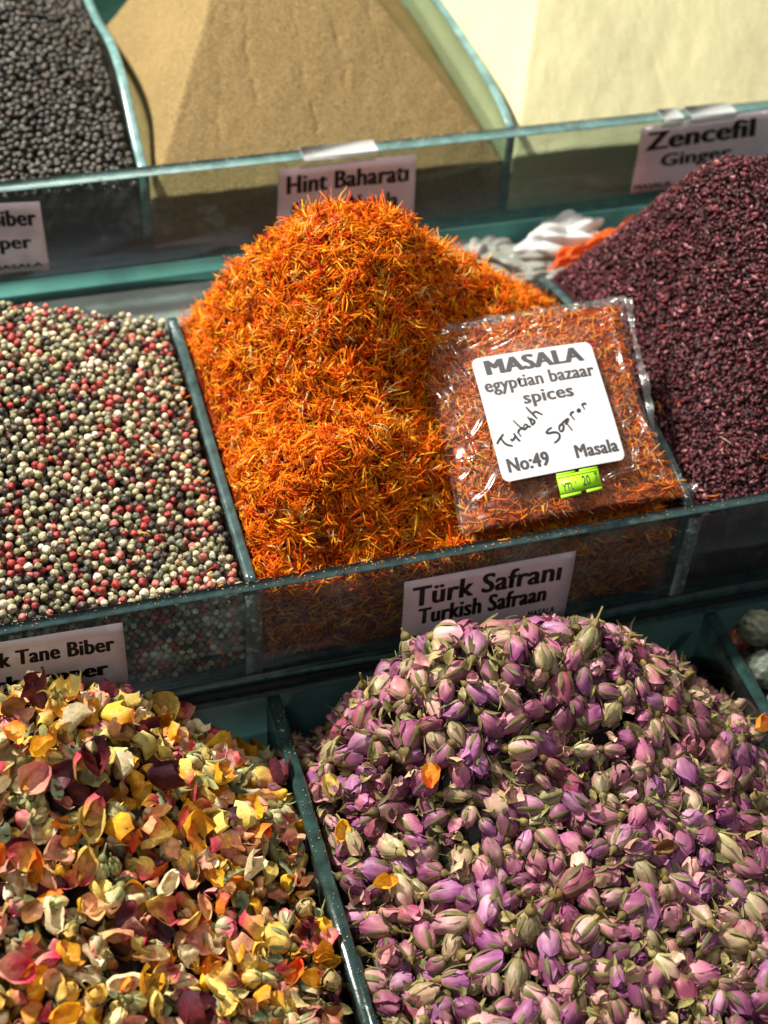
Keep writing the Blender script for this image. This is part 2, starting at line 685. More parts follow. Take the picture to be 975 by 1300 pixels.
# middle tier
t2 = tag(empty('glass_bin_case'), 'middle glass bin case holding mixed peppercorns, orange safflower and purple sumac', 'glass case', 'tiers of glass spice bins')
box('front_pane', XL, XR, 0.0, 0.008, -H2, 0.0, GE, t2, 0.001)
box('floor_pane', XL, XR, 0.0, 0.27, -0.0865, -H2 - 0.0003, [M['edge_dark'], M['edge_dark']], t2)
box('back_pane', XL, XR, 0.270, 0.275, -H2, -0.022, [M['backglass'], M['edge_lit']], t2)
profile_plate('divider', -0.0035, 0.0035, [(0.0083, -0.0012), (0.06, -0.001), (0.14, 0.002), (0.20, 0.006), (0.24, 0.004), (0.2695, -0.002)],
              -H2, GE, t2)
pr = [(0.0083, -0.001)] + [(float(p[1]), float(p[2])) for p in
      [at(880 - 4, 641, 0, .28), at(850, 577, 0, .28), at(816, 515, 0, .28), at(765, 440, 0, .28), at(735, 395, 0, .28), at(720, 379, 0, .28), at(702, 361, 0, .28)]]
pr = [pr[0]] + [p for p in pr[1:] if p[0] > 0.03] + [(0.2695, -0.010)]
profile_plate('divider', 0.2765, 0.2835, pr, -H2, GE, t2)
for x in (-0.001, 0.281):
    box('sealant_strip', x - 0.005, x + 0.005, -0.0006, -0.0001, -H2 + 0.002, -0.004, M['sealant'], t2, 0.0001)

# upper tier
t1 = tag(empty('glass_bin_case'), 'rear upper glass bin case holding black pepper, tan masala and pale ginger', 'glass case', 'tiers of glass spice bins')
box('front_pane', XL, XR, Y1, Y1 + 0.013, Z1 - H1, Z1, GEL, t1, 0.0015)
box('floor_pane', XL, XR, Y1 - 0.002, 0.80, Z1 - H1 - 0.0195, Z1 - H1 - 0.0003, [M['edge_floor'], M['edge_floor']], t1, 0.001)
box('back_pane', XL, XR, 0.80, 0.806, Z1 - H1, Z1, GEL, t1)
arc0 = [(Y1 + 0.0133, Z1 - 0.004)] + [(float(p[1]), float(p[2])) for p in [at(174, 190, 0, 0), at(165, 140, 0, 0), at(154, 87, 0, 0), at(138, 46, 0, 0), at(120, 20, 0, 0)]]
arc0 += [(0.70, 0.05), (0.7995, 0.03)]
profile_plate('divider', -0.0035, 0.0035, arc0, Z1 - H1, GEL, t1)
arc1 = [(Y1 + 0.0133, Z1 - 0.001)] + [(float(p[1]), float(p[2])) for p in [at(644, 144, 0, .28), at(632, 117, 0, .28), at(616, 90, 0, .28), at(585, 41, 0, .28), at(557, 0, 0, .28)]]
arc1 += [(0.66, 0.07), (0.7995, 0.045)]
profile_plate('divider', 0.2765, 0.2835, arc1, Z1 - H1, GEL, t1)

# lower tier
t3 = tag(empty('glass_bin_case'), 'lower front glass bin case holding flower petals and pink rosebuds', 'glass case', 'tiers of glass spice bins')
box('back_pane', XL, XR, -0.008, -0.0015, -0.180, Z3 - 0.0, [M['backglass'], M['edge_dark']], t3)
box('floor_pane', XL, XR, -0.40, -0.0085, -0.188, -0.1803, [M['edge_dark'], M['edge_dark']], t3)
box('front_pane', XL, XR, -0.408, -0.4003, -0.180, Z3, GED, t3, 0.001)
for x in (X3A, X3B):
    profile_plate('divider', x - 0.0042, x + 0.0042, [(-0.400, Z3), (-0.2, Z3), (-0.0083, Z3)], -0.180, GED, t3)


# ------------------------------------------------------------------ lettering
def text_data(s, bold=0.02):
    """heavy narrow letters: the outline laid several times side by side, each a hair above the last"""
    c = bpy.data.curves.new('lettering', 'FONT')
    c.body = s
    c.offset = 0.0
    c.resolution_u = 3
    c.space_character = 1.0 + bold * 1.3
    o = bpy.data.objects.new('lettering', c)
    me = bpy.data.meshes.new_from_object(o)
    V = np.array([v.co[:] for v in me.vertices])[:, :2]
    F = [list(p.vertices) for p in me.polygons]
    bpy.data.objects.remove(o)
    bpy.data.meshes.remove(me)
    n = len(V)
    Vs, Fs, Ls = [], [], []
    k = 11
    for i in range(k):
        dx = (i / (k - 1) - 0.5) * 2 * bold * 1.15
        Vs.append(V + [dx, (0.011, 0.0, -0.011)[i % 3]])
        Fs += [[a + i * n for a in f] for f in F]
        Ls.append(np.full(n, i * 0.000008))
    return np.concatenate(Vs), Fs, np.concatenate(Ls)


def bil(Q, u, v):
    u = np.asarray(u)[..., None]
    v = np.asarray(v)[..., None]
    return Q[0] * (1 - u) * (1 - v) + Q[1] * u * (1 - v) + Q[2] * u * v + Q[3] * (1 - u) * v


def letter(name, s, Q, uv, off, mat, parent, bold=0.03, surf=None, thick=0.00012):
    """words laid on the quad Q (corners TL, TR, BR, BL) inside the box uv = (u0, v0, u1, v1)"""
    V, F, lay = text_data(s, bold)
    a, b = V.min(0), V.max(0)
    t = (V - a) / (b - a)
    u = uv[0] + (uv[2] - uv[0]) * t[:, 0]
    v = uv[3] - (uv[3] - uv[1]) * t[:, 1]
    n = unit(np.cross(Q[1] - Q[0], Q[0] - Q[3]))
    P = (surf(u, v) if surf else bil(Q, u, v)) + n * (off + lay)[:, None]
    n3 = [f for f in F if len(f) == 3]
    n4 = [f for f in F if len(f) == 4]
    Fs = [np.array(x) for x in (n3, n4) if x]
    org = P.mean(0)
    return link(name, mesh(name, P, Fs, mat), parent)


def plate(name, Q, off, th, mat, parent, corner=0.0, surf=None, nu=10, nv=8):
    """thin sheet on the quad Q, with rounded corners if asked"""
    n = unit(np.cross(Q[1] - Q[0], Q[0] - Q[3]))
    us = np.linspace(0, 1, nu + 1)
    vs = np.linspace(0, 1, nv + 1)
    if corner:
        us = np.unique(np.r_[us, corner * (1 - np.cos(np.linspace(0, PI / 2, 5))), 1 - corner * (1 - np.cos(np.linspace(0, PI / 2, 5)))])
        vs = np.unique(np.r_[vs, corner * (1 - np.cos(np.linspace(0, PI / 2, 5))), 1 - corner * (1 - np.cos(np.linspace(0, PI / 2, 5)))])
    U, Vv = np.meshgrid(us, vs, indexing='ij')
    if corner:
        dv = np.maximum(0, corner - np.minimum(Vv, 1 - Vv))
        inset = corner - np.sqrt(np.maximum(corner ** 2 - dv ** 2, 0))
        U = inset + U * (1 - 2 * inset)
    P = (surf(U, Vv) if surf else bil(Q, U, Vv))
    top = (P + n * (off + th)).reshape(-1, 3)
    bot = (P + n * off).reshape(-1, 3)
    I = np.arange(U.size).reshape(U.shape)
    q = np.stack([I[:-1, :-1], I[:-1, 1:], I[1:, 1:], I[1:, :-1]], -1).reshape(-1, 4)
    rim = np.r_[I[:, 0], I[-1, 1:], I[-2::-1, -1], I[0, -2:0:-1]]
    k = np.arange(len(rim))
    k2 = (k + 1) % len(rim)
    b0 = U.size
    side = np.stack([rim[k], rim[k2], b0 + rim[k2], b0 + rim[k]], -1)
    F = np.r_[q, q[:, ::-1] + b0, side]
    return link(name, mesh(name, np.r_[top, bot], F, mat, smooth=False), parent)


def sign(corners, rows, label, y, tapes=(), tz=None):
    Q = [at(px, py, 1, y) for px, py in corners]
    t = tag(empty('name_sign', Vector((Q[0] + Q[1] + Q[2] + Q[3]) / 4)), label, 'sign', 'paper name signs stuck on the glass fronts')
    org = np.array(t.location)
    Q = [q - org for q in Q]
    # gentle buckle of the paper
    nrm = np.array([0, -1.0, 0])

    def sf(u, v):
        return bil(Q, u, v) + nrm * (0.0005 * np.sin(np.asarray(u) * 7 + 1)[..., None] * np.sin(np.asarray(v) * 5)[..., None] + 0.0006)
    plate('paper', Q, 0.0, 0.00015, M['paper'], t, surf=sf)
    for s, uv, b in rows:
        letter('lettering', s, Q, uv, 0.0003, M['ink'], t, b, surf=sf)
    for (pa, pb) in tapes:
        a = at(*pa, 1, y)
        b = at(*pb, 1, y)
        tp = box('tape', min(a[0], b[0]), max(a[0], b[0]), y - 0.0012, y + (0.0142 if tz > 0.03 else 0.0092), tz - 0.003, tz + 0.0006, M['tape'], t, 0.0002)
        tp.location = Vector(tuple(-org))
    return t


sign([(353, 214), (528, 195), (524, 292), (351, 312)],
     [('Hint Baharatı', (0.06, 0.10, 0.95, 0.33), 0.045), ('Garam Masala', (0.10, 0.44, 0.88, 0.66), 0.045), ('MASALA', (0.05, 0.86, 0.4, 0.93), 0.04)],
     'pinkish paper sign reading Hint Baharatı, taped to the rear glass front', Y1,
     [((385, 200), (480, 190))], Z1)
sign([(814, 162), (984, 138), (976, 222), (800, 245)],
     [('Zencefil', (0.05, 0.08, 0.86, 0.36), 0.05), ('Ginger', (0.18, 0.44, 0.70, 0.70), 0.04), ('MASALA', (0.02, 0.88, 0.28, 0.96), 0.04), ('MASALA', (0.45, 0.86, 0.72, 0.94), 0.04)],
     'grey paper sign reading Zencefil and Ginger behind the purple heap', Y1,
     [((842, 153), (868, 150)), ((877, 147), (935, 140))], Z1)
sign([(-95, 262), (50, 255), (63, 342), (-85, 352)],
     [('Tane Biber', (0.08, 0.10, 0.95, 0.33), 0.045), ('Pepper', (0.30, 0.46, 0.88, 0.72), 0.045), ('MASALA', (0.5, 0.88, 0.95, 0.94), 0.04)],
     'pinkish paper sign with letters ber, cut by the picture edge under the black peppercorns', Y1)
sign([(513, 738), (731, 698), (716, 782), (508, 822)],
     [('Türk Safranı', (0.05, 0.10, 0.93, 0.39), 0.036), ('Turkish Safraan', (0.09, 0.43, 0.86, 0.68), 0.05), ('MASALA', (0.03, 0.84, 0.21, 0.95), 0.04), ('MASALA', (0.76, 0.80, 0.93, 0.90), 0.04)],
     'paper sign reading Türk Safranı and Turkish Safraan on the middle glass front', 0.0)
sign([(-80, 827), (155, 789), (164, 872), (-74, 912)],
     [('Karışık Tane Biber', (-0.14 + 0.17, 0.16, 0.945, 0.44), 0.045), ('Black Pepper', (0.10, 0.52, 0.90, 0.80), 0.06), ('MASALA', (0.62, 0.90, 0.95, 0.99), 0.04)],
     'paper sign reading Tane Biber below the mixed peppercorns, above the petals', 0.0)

# ------------------------------------------------------------------ powders
def powder_heap(name, x0, x1, y0, y1, zb, hf, mat, n=170):
    xs = np.linspace(x0, x1, n)
    ys = np.linspace(y0, y1, n)
    X, Y = np.meshgrid(xs, ys, indexing='ij')
    Z = np.maximum(hf(X, Y), zb + 0.002)
    V = np.stack([X, Y, Z], -1).reshape(-1, 3)
    I = np.arange(n * n).reshape(n, n)
    q = np.stack([I[:-1, :-1], I[1:, :-1], I[1:, 1:], I[:-1, 1:]], -1).reshape(-1, 4)
    rim = np.r_[I[:, 0], I[-1, 1:], I[-2::-1, -1], I[0, -2:0:-1]]
    B = V[rim].copy()
    B[:, 2] = zb
    b0 = len(V)
    k = np.arange(len(rim))
    k2 = (k + 1) % len(rim)
    side = np.stack([rim[k], b0 + k, b0 + k2, rim[k2]], -1)
    me = mesh(name, np.r_[V, B], np.r_[q, side], mat, smooth=True)
    sm = np.ones(len(me.polygons), bool)
    sm[len(q):] = False
    me.polygons.foreach_set('use_smooth', sm)
    return link(name, me)


def vnoise(X, Y, f, seed):
    r = np.random.default_rng(seed)
    out = 0
    for k in range(6):
        a = r.uniform(0, 2 * PI)
        ff = f * r.uniform(0.6, 1.6)
        out = out + np.sin((X * math.cos(a) + Y * math.sin(a)) * ff + r.uniform(0, 6))
    return out / 6


def smin(a, b, k):
    hh = np.clip(0.5 + 0.5 * (b - a) / k, 0, 1)
    return b * (1 - hh) + a * hh - k * hh * (1 - hh)


def pyramid(x0, x1, y0, y1, zb, ax, ay, az, cracks, k=0.004):
    def f(X, Y):
        s = az - zb
        front = zb + (Y - y0) * s / (ay - y0)
        back = zb + (y1 - Y) * s / (y1 - ay)
        left = zb + (X - x0) * s / (ax - x0)
        right = zb + (x1 - X) * s / (x1 - ax)
        z = smin(smin(front, back, k), smin(left, right, k), k)
        z = z + 0.0016 * vnoise(X, Y, 50, 3) + 0.0006 * vnoise(X, Y, 220, 4) + rng.normal(0, 0.00016, z.shape)
        for (cx, cy0, cy1, dx, dep, wd) in cracks:
            t = (Y - cy0) / (cy1 - cy0)
            xc = cx + dx * t + 0.0015 * np.sin(Y * 130 + cx * 50) + 0.0008 * np.sin(Y * 610 + cx * 90)
            m = np.clip(np.minimum(t, 1 - t) * 8, 0, 1) * (0.35 + 0.65 * np.clip(np.sin(Y * 95 + cx * 333) + np.sin(Y * 231 + cx * 77), 0, 1))
            z = z - 0.6 * dep * m * np.exp(-((X - xc) / wd) ** 2)
        return z
    return f


ms = powder_heap('masala_powder', 0.0040, 0.2760, Y1 + 0.0135, 0.63, Z1 - H1 + 0.0005,
                 pyramid(0.004, 0.276, Y1 + 0.0135, 0.625, 0.0345, 0.122, 0.545, 0.215,
                         [(0.09, 0.39, 0.56, 0.012, 0.003, 0.0016), (0.135, 0.37, 0.53, -0.008, 0.0026, 0.0013), (0.165, 0.40, 0.56, -0.016, 0.0035, 0.0018),
                          (0.20, 0.38, 0.50, -0.016, 0.002, 0.0014), (0.06, 0.38, 0.50, 0.02, 0.0015, 0.002)]), M['masala'])
tag(ms, 'tan masala powder heaped into a faceted pyramid with vertical cracks', 'spice powder', kind='stuff')
gs = powder_heap('ginger_powder', 0.2840, 0.615, Y1 + 0.0135, 0.79, Z1 - H1 + 0.0005,
                 pyramid(0.284, 0.74, Y1 + 0.0135, 0.76, 0.0365, 0.372, 0.555, 0.21, [(0.42, 0.38, 0.54, -0.02, 0.0016, 0.002), (0.36, 0.42, 0.54, -0.008, 0.001, 0.002)]), M['ginger'])
tag(gs, 'pale yellow ginger powder heaped smoothly with a bright left face', 'spice powder', kind='stuff')


# ------------------------------------------------------------------ peppercorns
def corn(sub, wr, pal, k):
    V, F = ico(sub)
    r = np.random.default_rng(100 + k)
    d = np.zeros(len(V))
    for _ in range(7):
        a = unit(r.normal(size=3))
        d += np.sin((V @ a) * r.uniform(5, 9) + r.uniform(0, 6))
    V2 = V * (1 + (wr * 1.3 + 0.03) * d / 4)[:, None]
    V2[:, 2] *= r.uniform(0.9, 1.0)
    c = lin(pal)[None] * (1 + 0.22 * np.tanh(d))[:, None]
    # small pale or dark stem scar
    m = (V @ unit(r.normal(size=3))) > 0.93
    c[m] *= 0.55
    return V2, F, c


PEP = [('white', (222, 208, 180), 0.05), ('cream', (204, 190, 152), 0.06), ('olive green', (150, 146, 108), 0.09), ('grey green', (120, 122, 98), 0.11),
       ('black', (58, 52, 48), 0.12), ('brown black', (84, 66, 56), 0.12), ('red', (170, 58, 54), 0.06), ('pink', (204, 112, 98), 0.06), ('dark red', (124, 46, 50), 0.08), ('khaki', (178, 170, 130), 0.08)]
PW = np.array([0.085, 0.14, 0.16, 0.12, 0.085, 0.055, 0.105, 0.07, 0.05, 0.13])
PW /= PW.sum()


def build_corns(heap, P, ids_hi, kinds, which, r0, mat, name, labeler, group, cat, lowsub=2):
    objs = []
    hi = [corn(3, k[2], k[1], i) for i, k in enumerate(kinds)]
    lo = [corn(lowsub, k[2], k[1], i) for i, k in enumerate(kinds)]
    R = rand_rot(len(P))
    tint = rng.uniform(0.62, 1.12, len(P))
    rest = ~ids_hi
    top = P[:, 3] > 0
    for i in range(len(kinds)):
        sel = rest & (which == i)
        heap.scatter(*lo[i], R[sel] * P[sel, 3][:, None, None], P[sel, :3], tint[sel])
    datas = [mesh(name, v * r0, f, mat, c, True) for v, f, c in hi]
    for j in np.where(ids_hi)[0]:
        o = bpy.data.objects.new(name, datas[which[j]])
        COL.objects.link(o)
        o.matrix_world = mat4(R[j], P[j, :3], P[j, 3] / r0)
        t = tint[j]
        o.color = (t, t, t, 1)
        tag(o, labeler(P[j], which[j]), cat, group)
        objs.append(o)
    return objs


hp = tps([(-0.28, 0, 0.004), (-0.14, 0.0, -0.003), (-0.07, 0.0, -0.005), (0, 0, -0.009), (0, 0.1, -0.006), (0, 0.2, -0.006), (0, 0.27, -0.004),
          (-0.012, 0.262, 0.000), (-0.063, 0.265, 0.016), (-0.114, 0.265, 0.030), (-0.28, 0.27, 0.03), (-0.1, 0.2, 0.034), (-0.1, 0.1, 0.016), (-0.2, 0.15, 0.034), (-0.05, 0.1, 0.006), (-0.05, 0.2, 0.014)])
hpg = gridded(hp, -0.29, 0.01, -0.01, 0.28)
rp = 0.00240
P = deposit(hpg, -0.235, -0.0036, 0.0082, 0.2695, rp, 0.0075, 44000, 0.0009, 0.97, 0.20)
hpw = Heap()
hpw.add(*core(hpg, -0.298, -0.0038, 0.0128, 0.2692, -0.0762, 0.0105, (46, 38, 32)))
# corns pressed against the front glass
wall = []
zz = -0.0745
k = 0
while zz < 0.0:
    x = -0.235 + (k % 2) * rp
    while x < -0.006:
        s = rp * rng.uniform(0.9, 1.08)
        if zz < float(hpg(x, 0.01)) - 0.004:
            wall.append((x + rng.normal(0, 0.0004), 0.0083 + s + rng.uniform(0, 0.0008), zz + rng.normal(0, 0.0005), s))
        x += 2.05 * rp
    zz += 1.85 * rp
    k += 1
nw = len(wall)
P = np.r_[P, np.array(wall)]
# colour, with reds clustering slightly
cl = vnoise(P[:, 0], P[:, 1], 130, 9)
which = np.empty(len(P), int)
for i in range(len(P)):
    w = PW.copy()
    w[6:9] *= max(0.35, 1 + 1.5 * cl[i])
    which[i] = rng.choice(len(PW), p=w / w.sum())
keep = pick(P, hpg, rp, 300)
keep[-nw:] = False
NX = ['at the left picture edge', 'near the left edge', 'left of the middle', 'above the sign corner', 'right of the middle', 'beside the glass divider']
NY = ['right behind the front glass rim', 'just behind the front row', 'a few rows back', 'further back']


def lab_pep(p, w):
    ya, yb = 0.008, 0.06
    b, a = region(p[0], p[1], -0.145, -0.004, ya, yb, NX, NY)
    return '%s %s peppercorn %s, %s' % ('large' if p[3] > rp * 1.05 else ('small' if p[3] < rp * 0.94 else 'middling'), PEP[w][0], b, a)


build_corns(hpw, P, keep, PEP, which, rp, M['pepper'], 'peppercorn', lab_pep, 'mixed peppercorns at the front of their bin', 'peppercorn')
o = hpw.build('mixed_peppercorns', [M['pepper']])
tag(o, 'heap of white, green, black and red peppercorns in the left middle bin', 'peppercorns', kind='stuff')

# black peppercorns, upper tier
BK = [('black', (48, 45, 40), 0.13), ('dark grey', (74, 70, 62), 0.13), ('brownish black', (68, 56, 46), 0.14), ('grey', (96, 92, 82), 0.13)]
hb = tps([(-0.28, 0.36, 0.053), (-0.1, 0.36, 0.053), (0, 0.36, 0.048), (0, 0.45, 0.058), (0, 0.55, 0.064), (-0.004, 0.6, 0.065), (-0.039, 0.58, 0.086),
          (-0.077, 0.56, 0.100), (-0.14, 0.56, 0.11), (-0.28, 0.55, 0.11), (-0.1, 0.44, 0.077), (-0.05, 0.44, 0.072), (-0.2, 0.45, 0.08), (-0.1, 0.7, 0.07), (0, 0.7, 0.05), (-0.28, 0.7, 0.07)])
hbg = gridded(hb, -0.29, 0.01, 0.34, 0.72)
rb = 0.00245
P = deposit(hbg, -0.165, -0.0036, Y1 + 0.0133, 0.63, rb, 0.0065, 17000, 0.0008, 0.97, 0.12)
hq = Heap()
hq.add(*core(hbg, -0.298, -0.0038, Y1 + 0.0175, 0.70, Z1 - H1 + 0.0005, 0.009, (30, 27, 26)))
which = rng.choice(4, len(P), p=[0.4, 0.25, 0.2, 0.15])
keep = pick(P, hbg, rb, 300)


def lab_bk(p, w):
    b, a = region(p[0], p[1], -0.10, -0.004, 0.36, 0.44, ['at the left picture edge', 'above the cut paper sign', 'left of the middle', 'in the middle', 'right of the middle', 'beside the curved divider'],
                  ['right behind the rear glass rim', 'just behind the front row', 'a few rows back', 'further up the slope'])
    return '%s %s peppercorn %s, %s' % ('large' if p[3] > rb * 1.04 else ('small' if p[3] < rb * 0.95 else 'middling'), BK[w][0], b, a)


build_corns(hq, P, keep, BK, which, rb, M['blackpepper'], 'black_peppercorn', lab_bk, 'black peppercorns at the front of the rear bin', 'peppercorn')
o = hq.build('black_peppercorns', [M['blackpepper']])
tag(o, 'heap of black peppercorns in the upper left bin', 'peppercorns', kind='stuff')


# ------------------------------------------------------------------ safflower threads
TP = np.array([(254, 134, 8), (255, 164, 18), (255, 196, 50), (244, 92, 10), (204, 60, 12), (254, 222, 150), (250, 116, 6), (180, 68, 16), (254, 144, 12)])
TPW = np.array([0.22, 0.20, 0.14, 0.10, 0.06, 0.035, 0.11, 0.05, 0.12])


def threads(c, d, bend, L, w, up, col):
    n = len(c)
    s = np.array([-1, -0.35, 0.35, 1.0])
    tw = np.array([0.45, 1.0, 0.9, 0.5])
    side = unit(np.cross(d, up))
    nn = np.cross(side, d)
    P_ = c[:, None] + d[:, None] * (L[:, None] / 2 * s)[..., None] + bend[:, None] * (1 - s ** 2)[None, :, None]
    a = np.array([0, 2.2, 4.1])
    V = []
    for k in range(3):
        V.append(P_ + (side[:, None] * math.cos(a[k]) * 1.0 + nn[:, None] * math.sin(a[k]) * 0.55) * (w[:, None] * tw)[..., None] / 2)
    V = np.stack(V, 2).reshape(n, 12, 3)            # ring-major
    F = []
    for i in range(3):
        for k in range(3):
            a0, a1 = i * 3 + k, i * 3 + (k + 1) % 3
            b0, b1 = a0 + 3, a1 + 3
            F += [(a0, a1, b1), (a0, b1, b0)]
    F += [(0, 2, 1), (9, 10, 11)]
    F = np.array(F)
    C = np.repeat(col[:, None], 12, 1) * np.repeat(np.array([1.15, 1.0, 0.95, 0.85]), 3)[None, :, None]
    return V, F, C


def scatter_threads(pos, nrm, lo=0.006, hi=0.0135, wlo=0.0008, whi=0.0018, lift=0.35, pal=TP, pw=TPW):
    n = len(pos)
    d = unit(rng.normal(size=(n, 3)))
    d = unit(d - nrm * (d * nrm).sum(-1, keepdims=True) * (1 - lift * rng.uniform(0, 1.6, (n, 1))))
    b = rng.normal(size=(n, 3)) * 0.0011
    L = rng.uniform(lo, hi, n)
    w = rng.uniform(wlo, whi, n)
    pc = rng.choice(len(pal), n, p=pw / pw.sum())
    col = lin(pal[pc]) * rng.uniform(0.75, 1.15, (n, 1))
    return threads(pos, d, b, L, w, unit(rng.normal(size=(n, 3))), col) + (pc, d)


crest = [((245, 400), .25), ((290, 340), .21), ((350, 290), .19), ((440, 253), .17), ((500, 263), .17), ((560, 292), .19), ((620, 328), .2), ((680, 363), .21), ((712, 388), .22)]
ctl = [tuple(at(*p, 1, y) - np.array([0, 0, 0.0125])) for p, y in crest]
ctl += [(0.1, 0.27, 0.03), (0.0, 0.27, -0.004), (0.28, 0.27, -0.02), (0.2, 0.27, 0.005), (0.05, 0.27, 0.03), (0, 0, -0.010), (0, 0.07, -0.005), (0, 0.14, -0.004), (0, 0.2, -0.001),
        (0.05, 0.050, 0.040), (0.065, 0.093, 0.046), (0.08, 0.120, 0.094), (0.10, 0.055, 0.040), (0.02, 0.09, 0.02), (0.115, 0.092, 0.045), (0.125, 0.125, 0.086), (0.165, 0.13, 0.045), (0.05, 0.028, -0.004), (0.11, 0.028, -0.004), (0.15, 0.028, -0.004), (0.05, 0.0, -0.017), (0.14, 0.0, -0.017), (0.05, 0.014, -0.013), (0.11, 0.014, -0.013),
        (0.2, 0.0, -0.022), (0.28, 0.0, -0.022), (0.2, 0.03, -0.016), (0.2, 0.08, 0.006), (0.163, 0.085, 0.018), (0.160, 0.045, 0.000), (0.2, 0.13, 0.032), (0.26, 0.03, -0.018), (0.26, 0.1, 0.002), (0.27, 0.17, 0.004), (0.2, 0.17, 0.062), (0.04, 0.13, 0.045)]
hs0 = tps(ctl)
hsg = gridded(lambda x, y: hs0(x, y) + 0.0042 * vnoise(x, y, 150, 21) + 0.0034 * vnoise(x, y, 400, 22), -0.005, 0.285, -0.01, 0.28)


def surf_points(h, n, x0, x1, y0, y1, dep):
    """points spread evenly over the slope (not over its plan)"""
    x = rng.uniform(x0, x1, n * 3)
    y = rng.uniform(y0, y1, n * 3)
    nr = normal_of(h, x, y)
    ok = rng.uniform(0, 2.2, n * 3) < 1 / nr[:, 2]
    x, y, nr = x[ok][:n], y[ok][:n], nr[ok][:n]
    z = h(x, y)
    p = np.stack([x, y, z], -1) - nr * rng.uniform(0, dep, (len(x), 1)) + nr * 0.0008
    return p, nr


hh = Heap()
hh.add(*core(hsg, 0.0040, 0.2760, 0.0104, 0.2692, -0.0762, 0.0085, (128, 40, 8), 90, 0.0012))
TUFT = 6
pos0, nr0 = surf_points(hsg, 8600, 0.0055, 0.2745, 0.0100, 0.267, 0.0065)
K = len(pos0)
dt = unit(rng.normal(size=(K, 3)) + np.array([0, -0.2, 0]))
dt = unit(dt - nr0 * (dt * nr0).sum(-1, keepdims=True) * (1 - 0.55 * rng.uniform(0, 1.3, (K, 1))))
pos = np.repeat(pos0, TUFT, 0)
nr = np.repeat(nr0, TUFT, 0)
dd = unit(np.repeat(dt, TUFT, 0) + rng.normal(0, 0.30, (K * TUFT, 3)))
Lt = rng.uniform(0.005, 0.0175, K * TUFT)
pos = pos + dd * (Lt * 0.35)[:, None] + rng.normal(0, 0.0009, pos.shape)
pos[:, 0] = np.clip(pos[:, 0], 0.0048, 0.2752)
pos[:, 1] = np.clip(pos[:, 1], 0.0095, 0.268)
pk0 = rng.choice(len(TP), K, p=TPW / TPW.sum())
pc = np.where(rng.uniform(size=K * TUFT) < 0.6, np.repeat(pk0, TUFT), rng.choice(len(TP), K * TUFT, p=TPW / TPW.sum()))
ct_ = lin(TP[pc]) * rng.uniform(0.82, 1.12, (K * TUFT, 1))
V, F, C = threads(pos, dd, rng.normal(size=(K * TUFT, 3)) * 0.0015, Lt, rng.uniform(0.0006, 0.0016, K * TUFT), unit(rng.normal(size=(K * TUFT, 3))), ct_)
V[..., 0] = np.clip(V[..., 0], 0.0042, 0.2758)
depth_rank = (pos[:, 2] - hsg(pos[:, 0], pos[:, 1]))
infr = in_frame(pos)
# the 300 that show largest: near the camera and on top
vis = np.where(infr & (depth_rank > -0.0010))[0]
dist = proj(pos[vis])[:, 2]
best = vis[np.argsort(dist)[:300]]
mask = np.ones(len(pos), bool)
mask[best] = False
Vr, Cr = V[mask], C[mask]
n = len(Vr)
FF = (F[None] + (np.arange(n) * 12)[:, None, None]).reshape(-1, 3)
hh.add(Vr.reshape(-1, 3), FF, Cr.reshape(-1, 3))
# threads pressed against the front glass
x = rng.uniform(0.006, 0.274, 2600)
z = rng.uniform(-0.074, 0.0, 2600)
ok = z < hsg(x, np.full_like(x, 0.01)) - 0.001
x, z = x[ok], z[ok]
pw_ = np.stack([x, np.full_like(x, 0.0092), z], -1)
Vw, Fw, Cw, _, _ = scatter_threads(pw_, np.tile([[0, -1.0, 0]], (len(x), 1)), lift=0.02)
Vw[..., 1] = np.maximum(Vw[..., 1], 0.0083)
hh.add(Vw.reshape(-1, 3), (Fw[None] + (np.arange(len(Vw)) * 12)[:, None, None]).reshape(-1, 3), Cw.reshape(-1, 3))
o = hh.build('safflower_threads', [M['thread']], smooth=False)
tag(o, 'tall heap of orange safflower threads in the middle bin', 'spice threads', kind='stuff')
TN = ['orange', 'bright orange', 'golden yellow', 'red orange', 'deep red', 'pale yellow', 'dark orange', 'brownish red', 'light orange']
for j in best:
    c0 = pos[j]
    me = mesh('safflower_thread', V[j] - c0, F, M['thread'], C[j])
    o = link('safflower_thread', me, loc=Vector(c0))
    b, a = region(c0[0], c0[1], 0.006, 0.14, 0.01, 0.05, ['beside the left divider', 'near the left divider', 'left of the paper sign', 'above the sign corner', 'above the paper sign', 'beside the plastic bag'],
                  ['right behind the front glass rim', 'just behind the rim', 'a little up the slope', 'higher up the slope'])
    if c0[0] > 0.14:
        a = 'under the plastic bag'
    ln = np.linalg.norm(V[j][0] - V[j][-1])
    ln = 'long' if ln > 0.0125 else ('short' if ln < 0.0085 else 'middling')
    tag(o, '%s %s safflower thread %s, %s' % (ln, TN[pc[j]], b, a), 'spice thread', 'safflower threads at the front of the heap')


